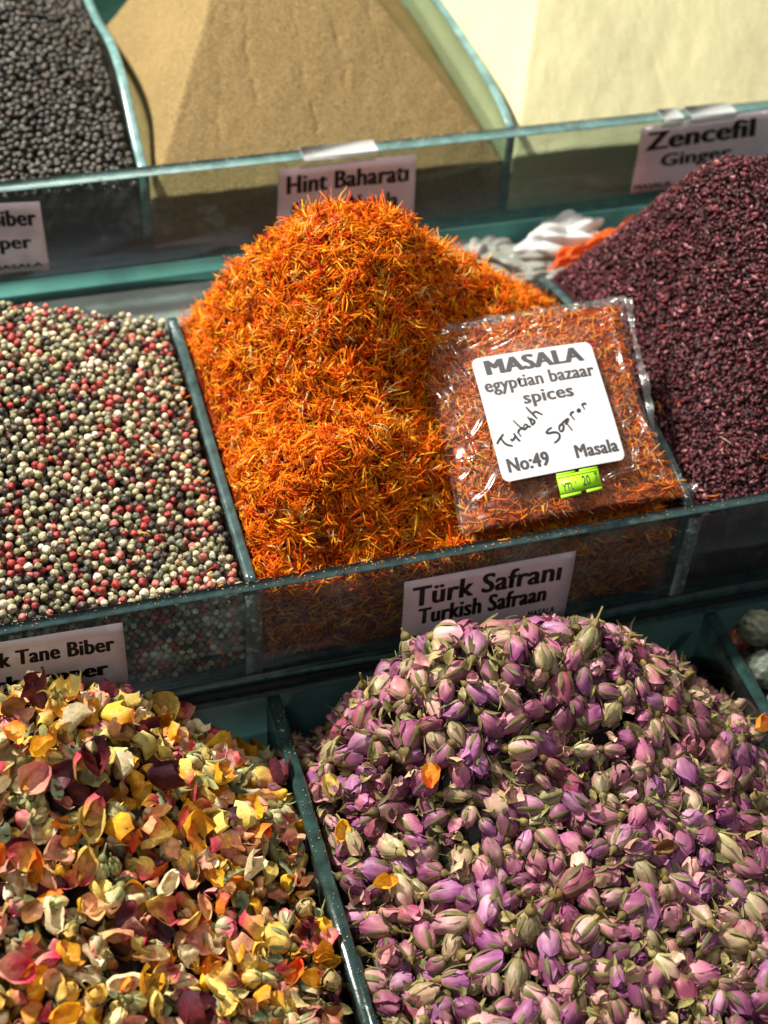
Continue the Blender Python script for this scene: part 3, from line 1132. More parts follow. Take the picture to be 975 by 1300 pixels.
# ------------------------------------------------------------------ sumac
crest = [((710, 350), .255), ((760, 310), .24), ((820, 265), .22), ((880, 220), .2), ((930, 201), .19), ((975, 201), .19)]
ctl = [tuple(at(*p, 1, y) - np.array([0, 0, dz])) for (p, y), dz in zip(crest, (0.004, 0.012, 0.012, 0.009, 0.006, 0.006))]
ctl += [(0.284, 0.27, -0.01), (0.33, 0.27, 0.02), (0.42, 0.27, 0.055), (0.284, 0.0, -0.014), (0.284, 0.06, -0.006), (0.284, 0.14, -0.003), (0.284, 0.2, 0.0), (0.36, 0.0, -0.013), (0.45, 0.0, -0.013), (0.56, 0.0, -0.014),
        (0.36, 0.05, 0.022), (0.36, 0.1, 0.060), (0.36, 0.15, 0.098), (0.45, 0.05, 0.025), (0.45, 0.1, 0.066), (0.45, 0.19, 0.115), (0.56, 0.1, 0.01), (0.56, 0.2, 0.03), (0.56, 0.27, 0.01), (0.31, 0.1, 0.014), (0.31, 0.18, 0.030)]
hm0 = tps(ctl)
hmg = gridded(lambda x, y: hm0(x, y) + 0.0024 * vnoise(x, y, 130, 31) + 0.0016 * vnoise(x, y, 330, 32), 0.28, 0.57, -0.01, 0.28)
hh = Heap()
hh.add(*core(hmg, 0.2840, 0.565, 0.0086, 0.2692, -0.0762, 0.0035, (52, 18, 26), 90, 0.0008))
SP = np.array([(88, 38, 44), (68, 30, 35), (116, 56, 62), (46, 22, 27), (156, 100, 102), (76, 42, 41)])
FLk = []
for k in range(8):
    r = np.random.default_rng(500 + k)
    V0 = np.array([(1.15, 0, 0), (-1.15, 0, 0), (0, 0.62, 0), (0, -0.62, 0), (0, 0, 0.2), (0, 0, -0.2)], float) + r.normal(0, 0.3, (6, 3)) * [1, 1, 0.5]
    F0 = np.array([(0, 2, 4), (2, 1, 4), (1, 3, 4), (3, 0, 4), (2, 0, 5), (1, 2, 5), (3, 1, 5), (0, 3, 5)])
    FLk.append((V0, F0, np.ones((6, 3)) * r.uniform(0.8, 1.2, (6, 1))))
pos, nr = surf_points(hmg, 30000, 0.286, 0.50, 0.010, 0.268, 0.0035)
kind = rng.integers(0, 8, len(pos))
ck = rng.choice(6, len(pos), p=[0.3, 0.25, 0.15, 0.17, 0.05, 0.08])
tang = rng.normal(size=(len(pos), 3))
R = frame_rot(unit(nr + rng.normal(0, 0.45, nr.shape)), tang)
sz = rng.uniform(0.0009, 0.0031, len(pos)) ** 1.0
for k in range(8):
    for c in range(6):
        sel = (kind == k) & (ck == c)
        v, f, cc = FLk[k]
        hh.scatter(v, f, cc * lin(SP[c]), R[sel] * sz[sel][:, None, None], pos[sel], rng.uniform(0.75, 1.2, sel.sum()))
o = hh.build('sumac_flakes', [M['flake']], smooth=False)
tag(o, 'heap of dark purple red sumac flakes in the right middle bin', 'spice flakes', kind='stuff')


# ------------------------------------------------------------------ rosebuds
def rgrid(nu, nv):
    I = np.arange(nu * nv).reshape(nu, nv)
    q = np.stack([I[:-1, :-1], I[1:, :-1], I[1:, 1:], I[:-1, 1:]], -1).reshape(-1, 4)
    return np.r_[q[:, [0, 1, 2]], q[:, [0, 2, 3]]]


def bud_parts(seed, c_base, c_tip, c_sep, openness=0.0, L=0.0178, Rr=0.0060):
    r = np.random.default_rng(seed)
    L = L * r.uniform(0.88, 1.15)
    Rr = Rr * r.uniform(0.86, 1.12)
    flat = r.uniform(0.78, 1.0)
    bendx = r.uniform(-0.002, 0.002)
    ridgef = r.integers(7, 12)
    ph = r.uniform(0, 6)
    LM = [(int(r.integers(1, 4)), r.uniform(-9, 9), r.uniform(0, 6)) for _ in range(4)]

    def shape(t, a, off):
        rr = (Rr * np.sin(PI * np.clip(t * 0.90 + 0.06, 0, 1) ** 0.82) ** 0.72 + off * (0.4 + 0.6 * t))
        lump = 0
        for (ka_, kt_, kp_) in LM:
            lump = lump + np.sin(a * ka_ + t * kt_ + kp_)
        rr = rr * (1 + 0.055 * lump * np.sin(PI * np.clip(t, 0, 1))) + 0.00042 * np.sin(a * ridgef + ph + 3 * t) * np.sin(PI * t) + 0.00012 * np.sin(a * 23 + 9 * t)
        z = L * (t - 0.5)
        return np.stack([rr * np.cos(a) + bendx * t * t, rr * np.sin(a) * flat, z], -1)
    out = []
    cb, ct = lin(c_base), lin(c_tip)
    # heart: the closed inside
    nt_, na = 8, 12
    t = np.linspace(0.02, 0.99, nt_)
    a = np.linspace(0, 2 * PI, na + 1)
    T, A = np.meshgrid(t, a, indexing='ij')
    V = shape(T, A, -0.0004)
    C = (cb * (1 - T[..., None]) + ct * T[..., None]) * 0.85
    out.append(('heart', V.reshape(-1, 3), rgrid(nt_, na + 1), C.reshape(-1, 3), 'rose'))
    # wrapping petals
    npet = 3 if openness < 0.5 else 4
    for k in range(npet):
        nt_, na = 9, 9
        t = np.linspace(0.0, 1.0, nt_)
        s = np.linspace(-1, 1, na)
        T, Sg = np.meshgrid(t, s, indexing='ij')
        half = 1.35 * np.sin(PI * np.clip(T * 0.80 + 0.14, 0, 1)) ** 0.45
        a0 = k * 2 * PI / npet + r.uniform(-0.3, 0.3) + T * r.uniform(-0.5, 0.5)
        A = a0 + Sg * half
        tlen = r.uniform(0.90, 1.04)
        Tt = np.clip(T * tlen * (1 - 0.10 * Sg ** 2), 0, 1.03)
        off = 0.0003 + 0.0004 * k + 0.0009 * np.clip(Sg, 0, 1) ** 3 + (0.0006 + openness * 0.004) * T ** 3 + 0.0003 * np.sin(Sg * 9 + ph) * T
        V = shape(Tt, A, off)
        mixv = np.clip(T * 1.15 + 0.15 * np.sin(Sg * 11 + k) * 0.5, 0, 1)[..., None]
        C = cb * (1 - mixv) + ct * mixv
        C = C * (1 - 0.25 * (np.abs(Sg) > 0.9)[..., None]) * r.uniform(0.85, 1.15)
        out.append(('petal', V.reshape(-1, 3), rgrid(nt_, na), C.reshape(-1, 3), 'rose'))
    # sepals
    Vs, Fs, Cs, n0 = [], [], [], 0
    nsep = 5
    curl = r.uniform(0, 1)
    for k in range(nsep):
        nt_ = 7
        t = np.linspace(0, 1, nt_)
        a0 = k * 2 * PI / nsep + r.uniform(-0.25, 0.25)
        ln = r.uniform(0.35, 1.05)
        w = 0.00125 * r.uniform(0.8, 1.25) * np.sin(PI * np.clip(t * 0.85 + 0.12, 0, 1)) ** 0.8 + 0.0001
        outw = curl * r.uniform(0.2, 1.5) * 0.009
        for i in range(nt_):
            tt = t[i] * ln * 0.92
            rad = Rr * np.sin(PI * min(tt * 0.90 + 0.06, 1) ** 0.82) ** 0.72 if tt < 0.93 else Rr * 0.35
            rad = rad + 0.0011 + outw * t[i] ** 2.5
            cz = L * (tt - 0.5) - outw * 0.3 * t[i] ** 3
            e = np.array([math.cos(a0), math.sin(a0) * flat, 0])
            s_ = np.array([-math.sin(a0), math.cos(a0), 0])
            ctr = e * rad + np.array([bendx * tt * tt, 0, cz])
            Vs += [ctr - s_ * w[i] - e * 0.0004, ctr + e * 0.0003, ctr + s_ * w[i] - e * 0.0004]
            cc = lin(c_sep) * (1 - 0.2 * t[i]) * r.uniform(0.9, 1.1)
            Cs += [cc * 1.12, cc * 0.8, cc * 1.12]
        Fs.append(rgrid(nt_, 3) + n0)
        n0 += nt_ * 3
    out.append(('calyx', np.array(Vs), np.concatenate(Fs), np.array(Cs), 'leaf'))
    # hip and stem stub
    nt_, na = 9, 8
    sl = r.uniform(0.001, 0.007)
    zs = np.array([0.0012, 0.0, -0.0015, -0.003, -0.0042, -0.0048, -0.0050 - sl * 0.5, -0.0052 - sl, -0.0053 - sl])
    rs = np.array([0.0016, 0.0024, 0.0028, 0.0024, 0.0014, 0.0008, 0.0006, 0.0006, 0.00001]) * r.uniform(0.85, 1.15)
    a = np.linspace(0, 2 * PI, na + 1)
    bnd = r.uniform(-0.15, 0.15)
    V = np.stack([rs[:, None] * np.cos(a)[None] + bnd * (zs[:, None]) ** 2 * 60, rs[:, None] * np.sin(a)[None], np.repeat((zs - L / 2)[:, None], na + 1, 1)], -1)
    C = np.tile(lin(c_sep) * np.array([1.05, 0.9, 0.7]), (nt_ * (na + 1), 1)) * r.uniform(0.75, 1.0)
    F_ = rgrid(nt_, na + 1)[:, ::-1]
    out.append(('hip', V.reshape(-1, 3), F_, C, 'leaf'))
    return out


BUDK = [('mauve pink', (222, 160, 150), (196, 106, 148), (140, 130, 78), 0.0), ('pale pink', (236, 200, 170), (226, 156, 172), (160, 150, 92), 0.1),
        ('purple', (180, 108, 130), (150, 76, 122), (126, 118, 72), 0.0), ('violet', (198, 134, 158), (170, 94, 150), (140, 132, 80), 0.3),
        ('magenta', (196, 110, 120), (170, 76, 108), (156, 130, 86), 0.5), ('cream and pink', (230, 214, 166), (220, 166, 158), (188, 180, 122), 0.2),
        ('tan green', (206, 190, 138), (196, 160, 128), (172, 162, 106), 0.0), ('dusty rose', (218, 158, 142), (206, 126, 138), (162, 148, 96), 0.7),
        ('light violet', (222, 168, 178), (194, 124, 172), (150, 142, 86), 0.0), ('dark plum', (146, 88, 96), (124, 62, 90), (136, 122, 82), 0.2)]
BUDP = np.array([0.20, 0.09, 0.17, 0.13, 0.045, 0.07, 0.11, 0.07, 0.075, 0.04])
BUDP /= BUDP.sum()
NV = 4
BV = []
for i, b in enumerate(BUDK):
    for s_ in range(NV):
        BV.append((i, bud_parts(1000 + i * 10 + s_, *b[1:4], openness=b[4])))

def cup_petal(seed, ca, cb_, size=0.013, crump=1.0):
    r = np.random.default_rng(seed)
    nu, nv = 11, 11
    u = np.linspace(0, 1, nu)
    v = np.linspace(-1, 1, nv)
    U, Vv = np.meshgrid(u, v, indexing='ij')
    wd = (np.sin(PI * np.clip(U * 0.80 + 0.10, 0, 1)) ** 0.7) * r.uniform(0.28, 0.52) * (1 + 0.05 * np.sin(U * r.uniform(7, 12) + seed) + 0.02 * np.sin(U * 27 + seed))
    x = (U - 0.5) * (1 - 0.10 * Vv ** 2)
    y = Vv * wd
    ka = r.uniform(0.4, 1.7)
    kb = r.uniform(-0.6, 1.4)
    z = ka * y ** 2 * 1.6 + kb * x ** 2 * 1.0
    roll = r.uniform(0, 1.9)
    z = z + roll * np.clip(Vv, 0, 1) ** 3 * 0.28 + r.uniform(0, 1.4) * np.clip(-Vv, 0, 1) ** 2 * 0.22
    y = y - roll * np.clip(Vv, 0, 1) ** 3 * 0.16
    for k in range(5):
        a = r.uniform(0, 6.28)
        f_ = r.uniform(5, 13)
        z = z + crump * 0.034 * (np.sin((x * math.cos(a) + y * math.sin(a)) * f_ + r.uniform(0, 6)) + 0.4 * np.abs(np.sin((x * math.cos(a + 1) + y * math.sin(a + 1)) * f_ * 0.9 + r.uniform(0, 6))))
    P_ = np.stack([x, y, z], -1) * size
    g = np.clip(U * 1.1 + 0.12 * np.sin(Vv * 5 + seed), 0, 1)[..., None] ** 1.3
    C = lin(ca) * (1 - g) + lin(cb_) * g
    C = C * (1 - 0.15 * (np.abs(Vv) > 0.95)[..., None]) * (1 + 0.08 * np.sin(Vv * 14)[..., None])
    return P_.reshape(-1, 3), rgrid(nu, nv), C.reshape(-1, 3)


def leaf(seed, c, size=0.013):
    r = np.random.default_rng(seed)
    nu, nv = 9, 5
    U, Vv = np.meshgrid(np.linspace(0, 1, nu), np.linspace(-1, 1, nv), indexing='ij')
    wd = np.sin(PI * U ** 0.8) * r.uniform(0.17, 0.28)
    x = U - 0.5
    y = Vv * wd
    fold = r.uniform(0.2, 0.9)
    bend = r.uniform(-1.0, 1.0)
    z = np.abs(y) * fold + bend * x ** 2 + 0.02 * np.sin(U * 17 + Vv * 3)
    z = z + 0.05 * np.sin(U * r.uniform(4, 8) + r.uniform(0, 6))
    P_ = np.stack([x, y, z], -1) * size
    C = np.ones((nu, nv, 1)) * lin(c) * (1 - 0.30 * (np.abs(Vv) < 0.2)[..., None]) * (1 + 0.1 * np.sin(U * 20 + np.abs(Vv) * 6)[..., None])
    return P_.reshape(-1, 3), rgrid(nu, nv), C.reshape(-1, 3)


crest = [((390, 940), -.03), ((470, 862), -.045), ((560, 802), -.06), ((640, 787), -.06), ((700, 782), -.06), ((800, 797), -.06), ((850, 832), -.06), ((900, 872), -.06)]
ctl = [tuple(at(*p, 1, y) - np.array([0, 0, 0.005])) for p, y in crest]
ctl += [(0.013, -0.01, -0.135), (0.06, -0.01, -0.12), (0.15, -0.01, -0.09), (0.24, -0.01, -0.115), (0.30, -0.01, -0.14), (0.30, -0.06, -0.108), (0.013, -0.08, -0.100), (0.013, -0.15, -0.096), (0.013, -0.25, -0.093), (0.013, -0.39, -0.098),
        (0.302, -0.15, -0.098), (0.302, -0.3, -0.095), (0.302, -0.39, -0.098), (0.15, -0.39, -0.092), (0.15, -0.28, -0.078), (0.08, -0.15, -0.062), (0.15, -0.13, -0.034), (0.22, -0.15, -0.056), (0.15, -0.2, -0.056), (0.25, -0.25, -0.082), (0.06, -0.25, -0.084)]
hr0 = tps(ctl)
hrg = gridded(lambda x, y: hr0(x, y) - 0.005 + 0.002 * vnoise(x, y, 90, 41), 0.0, 0.31, -0.41, 0.0)
rr_ = 0.0061
P = deposit(hrg, X3A + 0.0045, X3B - 0.0045, -0.36, -0.0095, rr_, 0.017, 12000, 0.0025, 0.88, 0.12)
n = len(P)
which = np.array([rng.choice(len(BUDK), p=BUDP) * NV + rng.integers(0, NV) for _ in range(n)])
nr = normal_of(hrg, P[:, 0], P[:, 1])
tg = rng.normal(size=(n, 3)) + np.array([0, -0.35, -0.15])
lieflat = unit(tg - nr * (tg * nr).sum(-1, keepdims=True) * rng.uniform(0.45, 1.0, (n, 1)))
R = frame_rot(lieflat, rng.normal(size=(n, 3)))
scl = np.clip(rng.normal(0.93, 0.15, n), 0.6, 1.25)
keep = pick(P, hrg, rr_, 300, 1.0)
hh = Heap()
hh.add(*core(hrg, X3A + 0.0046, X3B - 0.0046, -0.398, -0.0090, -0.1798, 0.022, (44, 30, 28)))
tint = rng.uniform(0.50, 0.90, n)
for w, (ki, parts) in enumerate(BV):
    sel = (~keep) & (which == w)
    for nm, v, f, c, m in parts:
        hh.scatter(v, f, c, R[sel] * scl[sel][:, None, None], P[sel, :3], tint[sel], 0 if m == 'rose' else 1)
# broken petals, sepals and stems between the buds
DK = [cup_petal(4000 + k, (206, 150, 150), [(178, 96, 138), (206, 140, 150), (214, 190, 150)][k % 3], 0.011, crump=1.5) for k in range(6)] + [leaf(4100 + k, [(150, 142, 84), (186, 168, 110), (120, 116, 70)][k % 3], 0.012) for k in range(6)]
kd = 1500
xd = rng.uniform(X3A + 0.008, X3B - 0.008, kd)
yd = rng.uniform(-0.35, -0.012, kd)
nd = normal_of(hrg, xd, yd)
pd_ = np.stack([xd, yd, hrg(xd, yd)], -1) + nd * rng.uniform(-0.004, 0.0045, (kd, 1))
Rd = frame_rot(unit(nd + rng.normal(0, 0.8, (kd, 3))), rng.normal(size=(kd, 3)))
wd_ = rng.choice(12, kd, p=[0.05] * 6 + [0.7 / 6] * 6)
for k in range(12):
    sel = wd_ == k
    hh.scatter(*DK[k], Rd[sel] * rng.uniform(0.5, 1.1, sel.sum())[:, None, None], pd_[sel], rng.uniform(0.7, 1.1, sel.sum()), 1)
Vd, Fd, Cd, _, _ = scatter_threads(pd_[:900], nd[:900], 0.006, 0.016, 0.0006, 0.0011, 0.5, np.array([(168, 150, 92), (196, 176, 120), (132, 112, 64)]), np.array([0.4, 0.3, 0.3]))
hh.add(Vd.reshape(-1, 3), (Fd[None] + (np.arange(len(Vd)) * 12)[:, None, None]).reshape(-1, 3), Cd.reshape(-1, 3), 1)
o = hh.build('rosebud_heap', [M['rose'], M['leaf']])
tag(o, 'heap of dried pink and violet rosebuds filling the lower middle bin', 'rosebuds', kind='stuff')
BVD = []
for w, (ki, parts) in enumerate(BV):
    BVD.append([(nm, mesh(nm, v, f, M[m], c, True)) for nm, v, f, c, m in parts])
for j in np.where(keep)[0]:
    ki = BV[which[j]][0]
    root = empty('rosebud')
    root.matrix_world = mat4(R[j], P[j, :3], scl[j])
    for nm, me in BVD[which[j]]:
        ch = bpy.data.objects.new(nm, me)
        COL.objects.link(ch)
        ch.parent = root
        ch.color = (tint[j], tint[j], tint[j], 1)
    b, a = region(P[j, 0], -P[j, 1], X3A, X3B, 0.02, 0.29, ['beside the left glass divider', 'left of the middle', 'in the middle', 'right of the middle', 'near the right edge'],
                  ['at the shaded back', 'on the crest', 'just below the crest', 'on the upper slope', 'halfway down the slope', 'on the lower slope', 'near the bottom', 'at the very front'])
    adj = 'large' if scl[j] > 0.98 else ('small' if scl[j] < 0.82 else ['plump', 'slender', 'wrinkled', 'crinkled'][which[j] % NV])
    tag(root, '%s %s dried rosebud %s, %s' % (adj, BUDK[ki][0], b, a), 'rosebud', 'dried rosebuds on top of their heap')


# ------------------------------------------------------------------ petals and potpourri
PK = [('golden yellow', 'petal', (226, 150, 36), (250, 196, 50)), ('pale yellow', 'petal', (222, 190, 96), (244, 224, 130)), ('orange', 'petal', (240, 170, 60), (238, 118, 34)),
      ('peach', 'petal', (232, 190, 128), (226, 150, 112)), ('yellow and pink', 'petal', (240, 206, 96), (214, 78, 96)), ('magenta', 'petal', (226, 170, 150), (196, 46, 84)),
      ('cream', 'petal', (226, 208, 160), (238, 218, 178)), ('dusty pink', 'petal', (212, 160, 128), (196, 116, 110)), ('red orange', 'petal', (246, 150, 44), (216, 58, 26)),
      ('dark maroon', 'petal', (110, 40, 46), (60, 24, 40)), ('brown', 'petal', (150, 104, 56), (122, 78, 44)),
      ('grey green', 'leaf', (146, 160, 118), None), ('olive', 'leaf', (132, 128, 72), None), ('dark green', 'leaf', (78, 88, 58), None), ('tan', 'leaf', (186, 164, 112), None)]
PKW = np.array([0.13, 0.12, 0.035, 0.10, 0.10, 0.055, 0.15, 0.07, 0.018, 0.05, 0.05, 0.10, 0.08, 0.05, 0.05])
PKW = PKW / PKW.sum()
PV = []
for i, k in enumerate(PK):
    for s_ in range(4):
        if k[1] == 'petal':
            PV.append((i, [('dried_petal',) + cup_petal(2000 + i * 10 + s_, k[2], k[3], 0.0165 if s_ % 2 else 0.0130, crump=1.0 + 0.5 * (s_ == 2)) + ('petal',)]))
        else:
            PV.append((i, [('dried_leaf',) + leaf(2000 + i * 10 + s_, k[2], 0.017 if s_ % 2 else 0.013) + ('leaf',)]))
# small dried whole roses in the mixture
RB = [('yellow', (226, 196, 112), (236, 190, 88), (150, 156, 104), 0.7), ('peach', (228, 190, 140), (216, 140, 112), (140, 146, 96), 0.5), ('pink tipped cream', (226, 204, 150), (206, 90, 108), (150, 158, 108), 0.3), ('greenish', (188, 184, 120), (206, 176, 120), (146, 154, 104), 0.1)]
NPK = len(PK)
for i, k in enumerate(RB):
    for s_ in range(3):
        PV.append((NPK + i, bud_parts(3000 + i * 10 + s_, *k[1:4], openness=k[4], L=0.014, Rr=0.0058)))

crest = [((0, 890), -.06), ((60, 880), -.06), ((130, 878), -.06), ((165, 892), -.055), ((230, 908), -.045), ((270, 922), -.035), ((320, 938), -.02)]
ctl = [tuple(at(*p, 1, y) - np.array([0, 0, 0.023])) for p, y in crest]
ctl += [(-0.28, -0.06, -0.01), (-0.28, -0.01, -0.06), (-0.1, -0.01, -0.045), (-0.05, -0.01, -0.085), (0.004, -0.01, -0.128), (0.004, -0.06, -0.100), (0.004, -0.12, -0.096), (0.004, -0.2, -0.094), (0.004, -0.38, -0.094),
        (-0.28, -0.2, -0.05), (-0.28, -0.38, -0.09), (-0.1, -0.38, -0.09), (-0.1, -0.12, -0.036), (-0.1, -0.19, -0.058), (-0.17, -0.12, -0.028), (-0.17, -0.2, -0.048), (-0.05, -0.12, -0.058), (-0.05, -0.2, -0.075), (-0.03, -0.28, -0.085)]
he0 = tps(ctl)
heg = gridded(lambda x, y: he0(x, y) - 0.003 + 0.003 * vnoise(x, y, 80, 51), -0.29, 0.01, -0.41, 0.0)
rr_ = 0.0053
P = deposit(heg, -0.245, X3A - 0.0045, -0.33, -0.0095, rr_, 0.013, 16000, 0.004, 0.74, 0.12)
n = len(P)
isbud = rng.uniform(size=n) < 0.17
which = np.where(isbud, NPK * 4 + rng.integers(0, len(RB) * 3, n), rng.choice(NPK, n, p=PKW) * 4 + rng.integers(0, 4, n))
nr = normal_of(heg, P[:, 0], P[:, 1])
zdir = unit(nr + rng.normal(0, 0.5, (n, 3)))
zdir = np.where(rng.uniform(size=(n, 1)) < 0.35, -zdir, zdir)
R = frame_rot(zdir, rng.normal(size=(n, 3)))
Rb = frame_rot(unit(rng.normal(size=(n, 3))), rng.normal(size=(n, 3)))
R = np.where(isbud[:, None, None], Rb, R)
scl = rng.uniform(0.72, 1.28, n)
scl = np.where(isbud, scl * 0.82, scl)
keep = pick(P, heg, rr_, 300, 0.6)
hh = Heap()
hh.add(*core(heg, -0.298, X3A - 0.0046, -0.398, -0.0090, -0.1798, 0.015, (54, 38, 24)))
tint = rng.uniform(0.68, 1.2, n)
for w, (ki, parts) in enumerate(PV):
    sel = (~keep) & (which == w)
    for nm, v, f, c, m in parts:
        hh.scatter(v, f, c, R[sel] * scl[sel][:, None, None], P[sel, :3], tint[sel], {'petal': 0, 'leaf': 1, 'rose': 2}[m])
o = hh.build('flower_petal_heap', [M['petal'], M['leaf'], M['rose']])
tag(o, 'heap of mixed yellow, orange and pink dried petals and leaves', 'dried petals', kind='stuff')
PVD = [[(nm, mesh(nm, v, f, M[m], c, True)) for nm, v, f, c, m in parts] for ki, parts in PV]
for j in np.where(keep)[0]:
    ki = PV[which[j]][0]
    b, a = region(P[j, 0], -P[j, 1], -0.18, X3A, 0.02, 0.27, ['at the left picture edge', 'left of the middle', 'right of the middle', 'beside the glass divider'],
                  ['at the shaded back', 'on the crest', 'just below the crest', 'on the upper slope', 'halfway down the slope', 'on the lower slope', 'near the bottom', 'at the very front'])
    sz_ = 'large' if scl[j] > 1.1 else ('small' if scl[j] < 0.85 else ['curled', 'cupped', 'crumpled', 'twisted'][which[j] % 4])
    if ki < NPK:
        nm, me = PVD[which[j]][0]
        o = bpy.data.objects.new(nm, me)
        COL.objects.link(o)
        o.matrix_world = mat4(R[j], P[j, :3], scl[j])
        o.color = (tint[j], tint[j], tint[j], 1)
        tag(o, '%s %s dried %s %s, %s' % (sz_, PK[ki][0], PK[ki][1], b, a), PK[ki][1], 'dried petals and leaves on top of their heap')
    else:
        root = empty('dried_rose')
        root.matrix_world = mat4(R[j], P[j, :3], scl[j])
        for nm, me in PVD[which[j]]:
            ch = bpy.data.objects.new(nm, me)
            COL.objects.link(ch)
            ch.parent = root
            ch.color = (tint[j], tint[j], tint[j], 1)
        tag(root, '%s dried rose %s, %s' % (RB[ki - NPK][0], b, a), 'dried rose', 'dried roses among the petals')


# ------------------------------------------------------------------ plastic bag of threads
bn = np.array([0.0, -0.42, 1.0])            # bag plane: z - 0.42 y = c


def on_bag(px, py, c):
    return atp(px, py, bn, c)


nB = bn / np.linalg.norm(bn)
if nB[2] < 0:
    nB = -nB
TB = 0.0150
cm = 0.0005


def bag_foot(px, y):
    """the point of the bag's lower edge that stands at depth y behind the glass rim"""
    return min((on_bag(px, py, cm) for py in np.arange(600, 720, 0.5)), key=lambda p_: abs(p_[1] - y))


QB = [on_bag(508, 426, cm), on_bag(791, 378, cm), bag_foot(882, 0.0108), bag_foot(584, 0.0108)]


def edge_in(u, v):
    """outline: waisted on the left, bulging corner at lower right"""
    du = 0.035 * np.sin(PI * np.clip(v, 0, 1)) * (1 - u) - 0.085 * np.sin(PI * np.clip(v, 0, 1) ** 1.2) * u
    return u + du


bag = tag(empty('spice_bag', Vector(tuple(sum(QB) / 4))), 'clear plastic bag of safflower with white label lying on the orange heap', 'bag of spice')
borg = np.array(bag.location)
QBl = [q - borg for q in QB]


def bag_top(u, v, sgn=1.0, infl=0.0):
    u = np.asarray(u, float)
    v = np.asarray(v, float)
    su = np.clip(np.sin(PI * np.clip(u, 0, 1)), 0, 1)
    sv = np.clip(np.sin(PI * np.clip(v * 0.93 + 0.05, 0, 1)), 0, 1)
    t = (su ** 0.42) * (sv ** 0.42) * TB + infl * np.minimum(1, 12 * np.minimum(np.minimum(u, 1 - u), np.minimum(v, 1 - v)).clip(0))
    # puckers towards the seals, faint dents inside
    em = 1 - np.clip(np.minimum(np.minimum(u, 1 - u), np.minimum(v, 1 - v)) * 5, 0, 1)
    pk = 0.0011 * em * (np.sin(u * 55 + np.sin(v * 9) * 2) + np.sin(v * 47 + np.sin(u * 8) * 2)) * 0.6
    lm = np.clip((np.abs(u - 0.5) - 0.30) * 8, 0, 1)
    pk = pk + 0.0006 * lm * np.sin(u * 21 + v * 17)
    P_ = bil(QBl, edge_in(u, v), v)
    return P_ + nB * (sgn * t + pk * (t > 0.0005))[..., None]


_rc = np.random.default_rng(77)
CREASE = [(0.02, 0.05, 0.20, 0.13, 2.0, 0.012), (0.03, 0.06, 0.10, 0.36, 2.2, 0.010), (0.12, 0.03, 0.20, 0.40, 1.6, 0.009), (0.16, 0.15, 0.48, 0.09, 1.8, 0.010), (0.32, 0.17, 0.62, 0.06, 1.6, 0.009),
          (0.55, 0.13, 0.86, 0.05, 1.9, 0.010), (0.10, 0.60, 0.27, 0.48, 1.8, 0.009), (0.06, 0.90, 0.22, 0.78, 2.2, 0.012), (0.90, 0.08, 0.94, 0.50, 2.0, 0.009), (0.84, 0.24, 0.98, 0.19, 1.5, 0.008),
          (0.78, 0.88, 0.94, 0.68, 1.8, 0.010), (0.60, 0.91, 0.86, 0.85, 1.5, 0.009), (0.93, 0.52, 0.97, 0.84, 1.9, 0.010), (0.36, 0.91, 0.64, 0.84, 1.5, 0.010), (0.05, 0.36, 0.12, 0.74, 1.6, 0.011),
          (0.66, 0.03, 0.97, 0.08, 1.8, 0.010), (0.22, 0.03, 0.55, 0.035, 1.5, 0.009), (0.84, 0.70, 0.92, 0.58, 2.0, 0.010), (0.08, 0.12, 0.26, 0.10, 1.6, 0.010)]
for _ in range(22):
    _t = _rc.integers(0, 4)
    _a, _b = [(_rc.uniform(0.02, 0.98), 0.02), (_rc.uniform(0.02, 0.98), 0.97), (0.02, _rc.uniform(0, 1)), (0.97, _rc.uniform(0, 1))][_t]
    _l = _rc.uniform(0.08, 0.18)
    _g = math.atan2(0.5 - _b, 0.5 - _a) + _rc.uniform(-0.7, 0.7)
    CREASE.append((_a, _b, _a + math.cos(_g) * _l, _b + math.sin(_g) * _l, _rc.uniform(0.8, 1.6), _rc.uniform(0.006, 0.011)))


def creases(u, v):
    z = 0
    for (a, b, c_, d_, am, wd) in CREASE:
        L2 = (c_ - a) ** 2 + (d_ - b) ** 2
        t = np.clip(((u - a) * (c_ - a) + (v - b) * (d_ - b)) / L2, 0, 1)
        wob = 0.008 * np.sin(t * 7 + a * 30)
        dd = np.hypot(u - a - t * (c_ - a) + wob, v - b - t * (d_ - b) + wob * 0.5) / 1.35
        z = z + am * 0.0013 * np.exp(-(dd / wd) ** 2) * (0.3 + 0.7 * np.sin(PI * t))
    return z


def bag_mesh(name, infl, mat, n=64, sgns=(1.0, -1.0), col=None):
    U, Vv = np.meshgrid(np.linspace(0, 1, n), np.linspace(0, 1, n), indexing='ij')
    I = np.arange(n * n).reshape(n, n)
    q = np.stack([I[:-1, :-1], I[:-1, 1:], I[1:, 1:], I[1:, :-1]], -1).reshape(-1, 4)
    Vs, Fs = [], []
    for k, s in enumerate(sgns):
        Vs.append((bag_top(U, Vv, s, infl * s) + (nB * creases(U, Vv)[..., None] if infl > 0 and s > 0 else 0)).reshape(-1, 3))
        Fs.append((q if s > 0 else q[:, ::-1]) + k * n * n)
    V_ = np.concatenate(Vs)
    F_ = np.concatenate(Fs)
    C_ = None if col is None else np.tile(lin(col), (len(V_), 1))
    return link(name, mesh(name, V_, F_, mat, C_, True), bag)


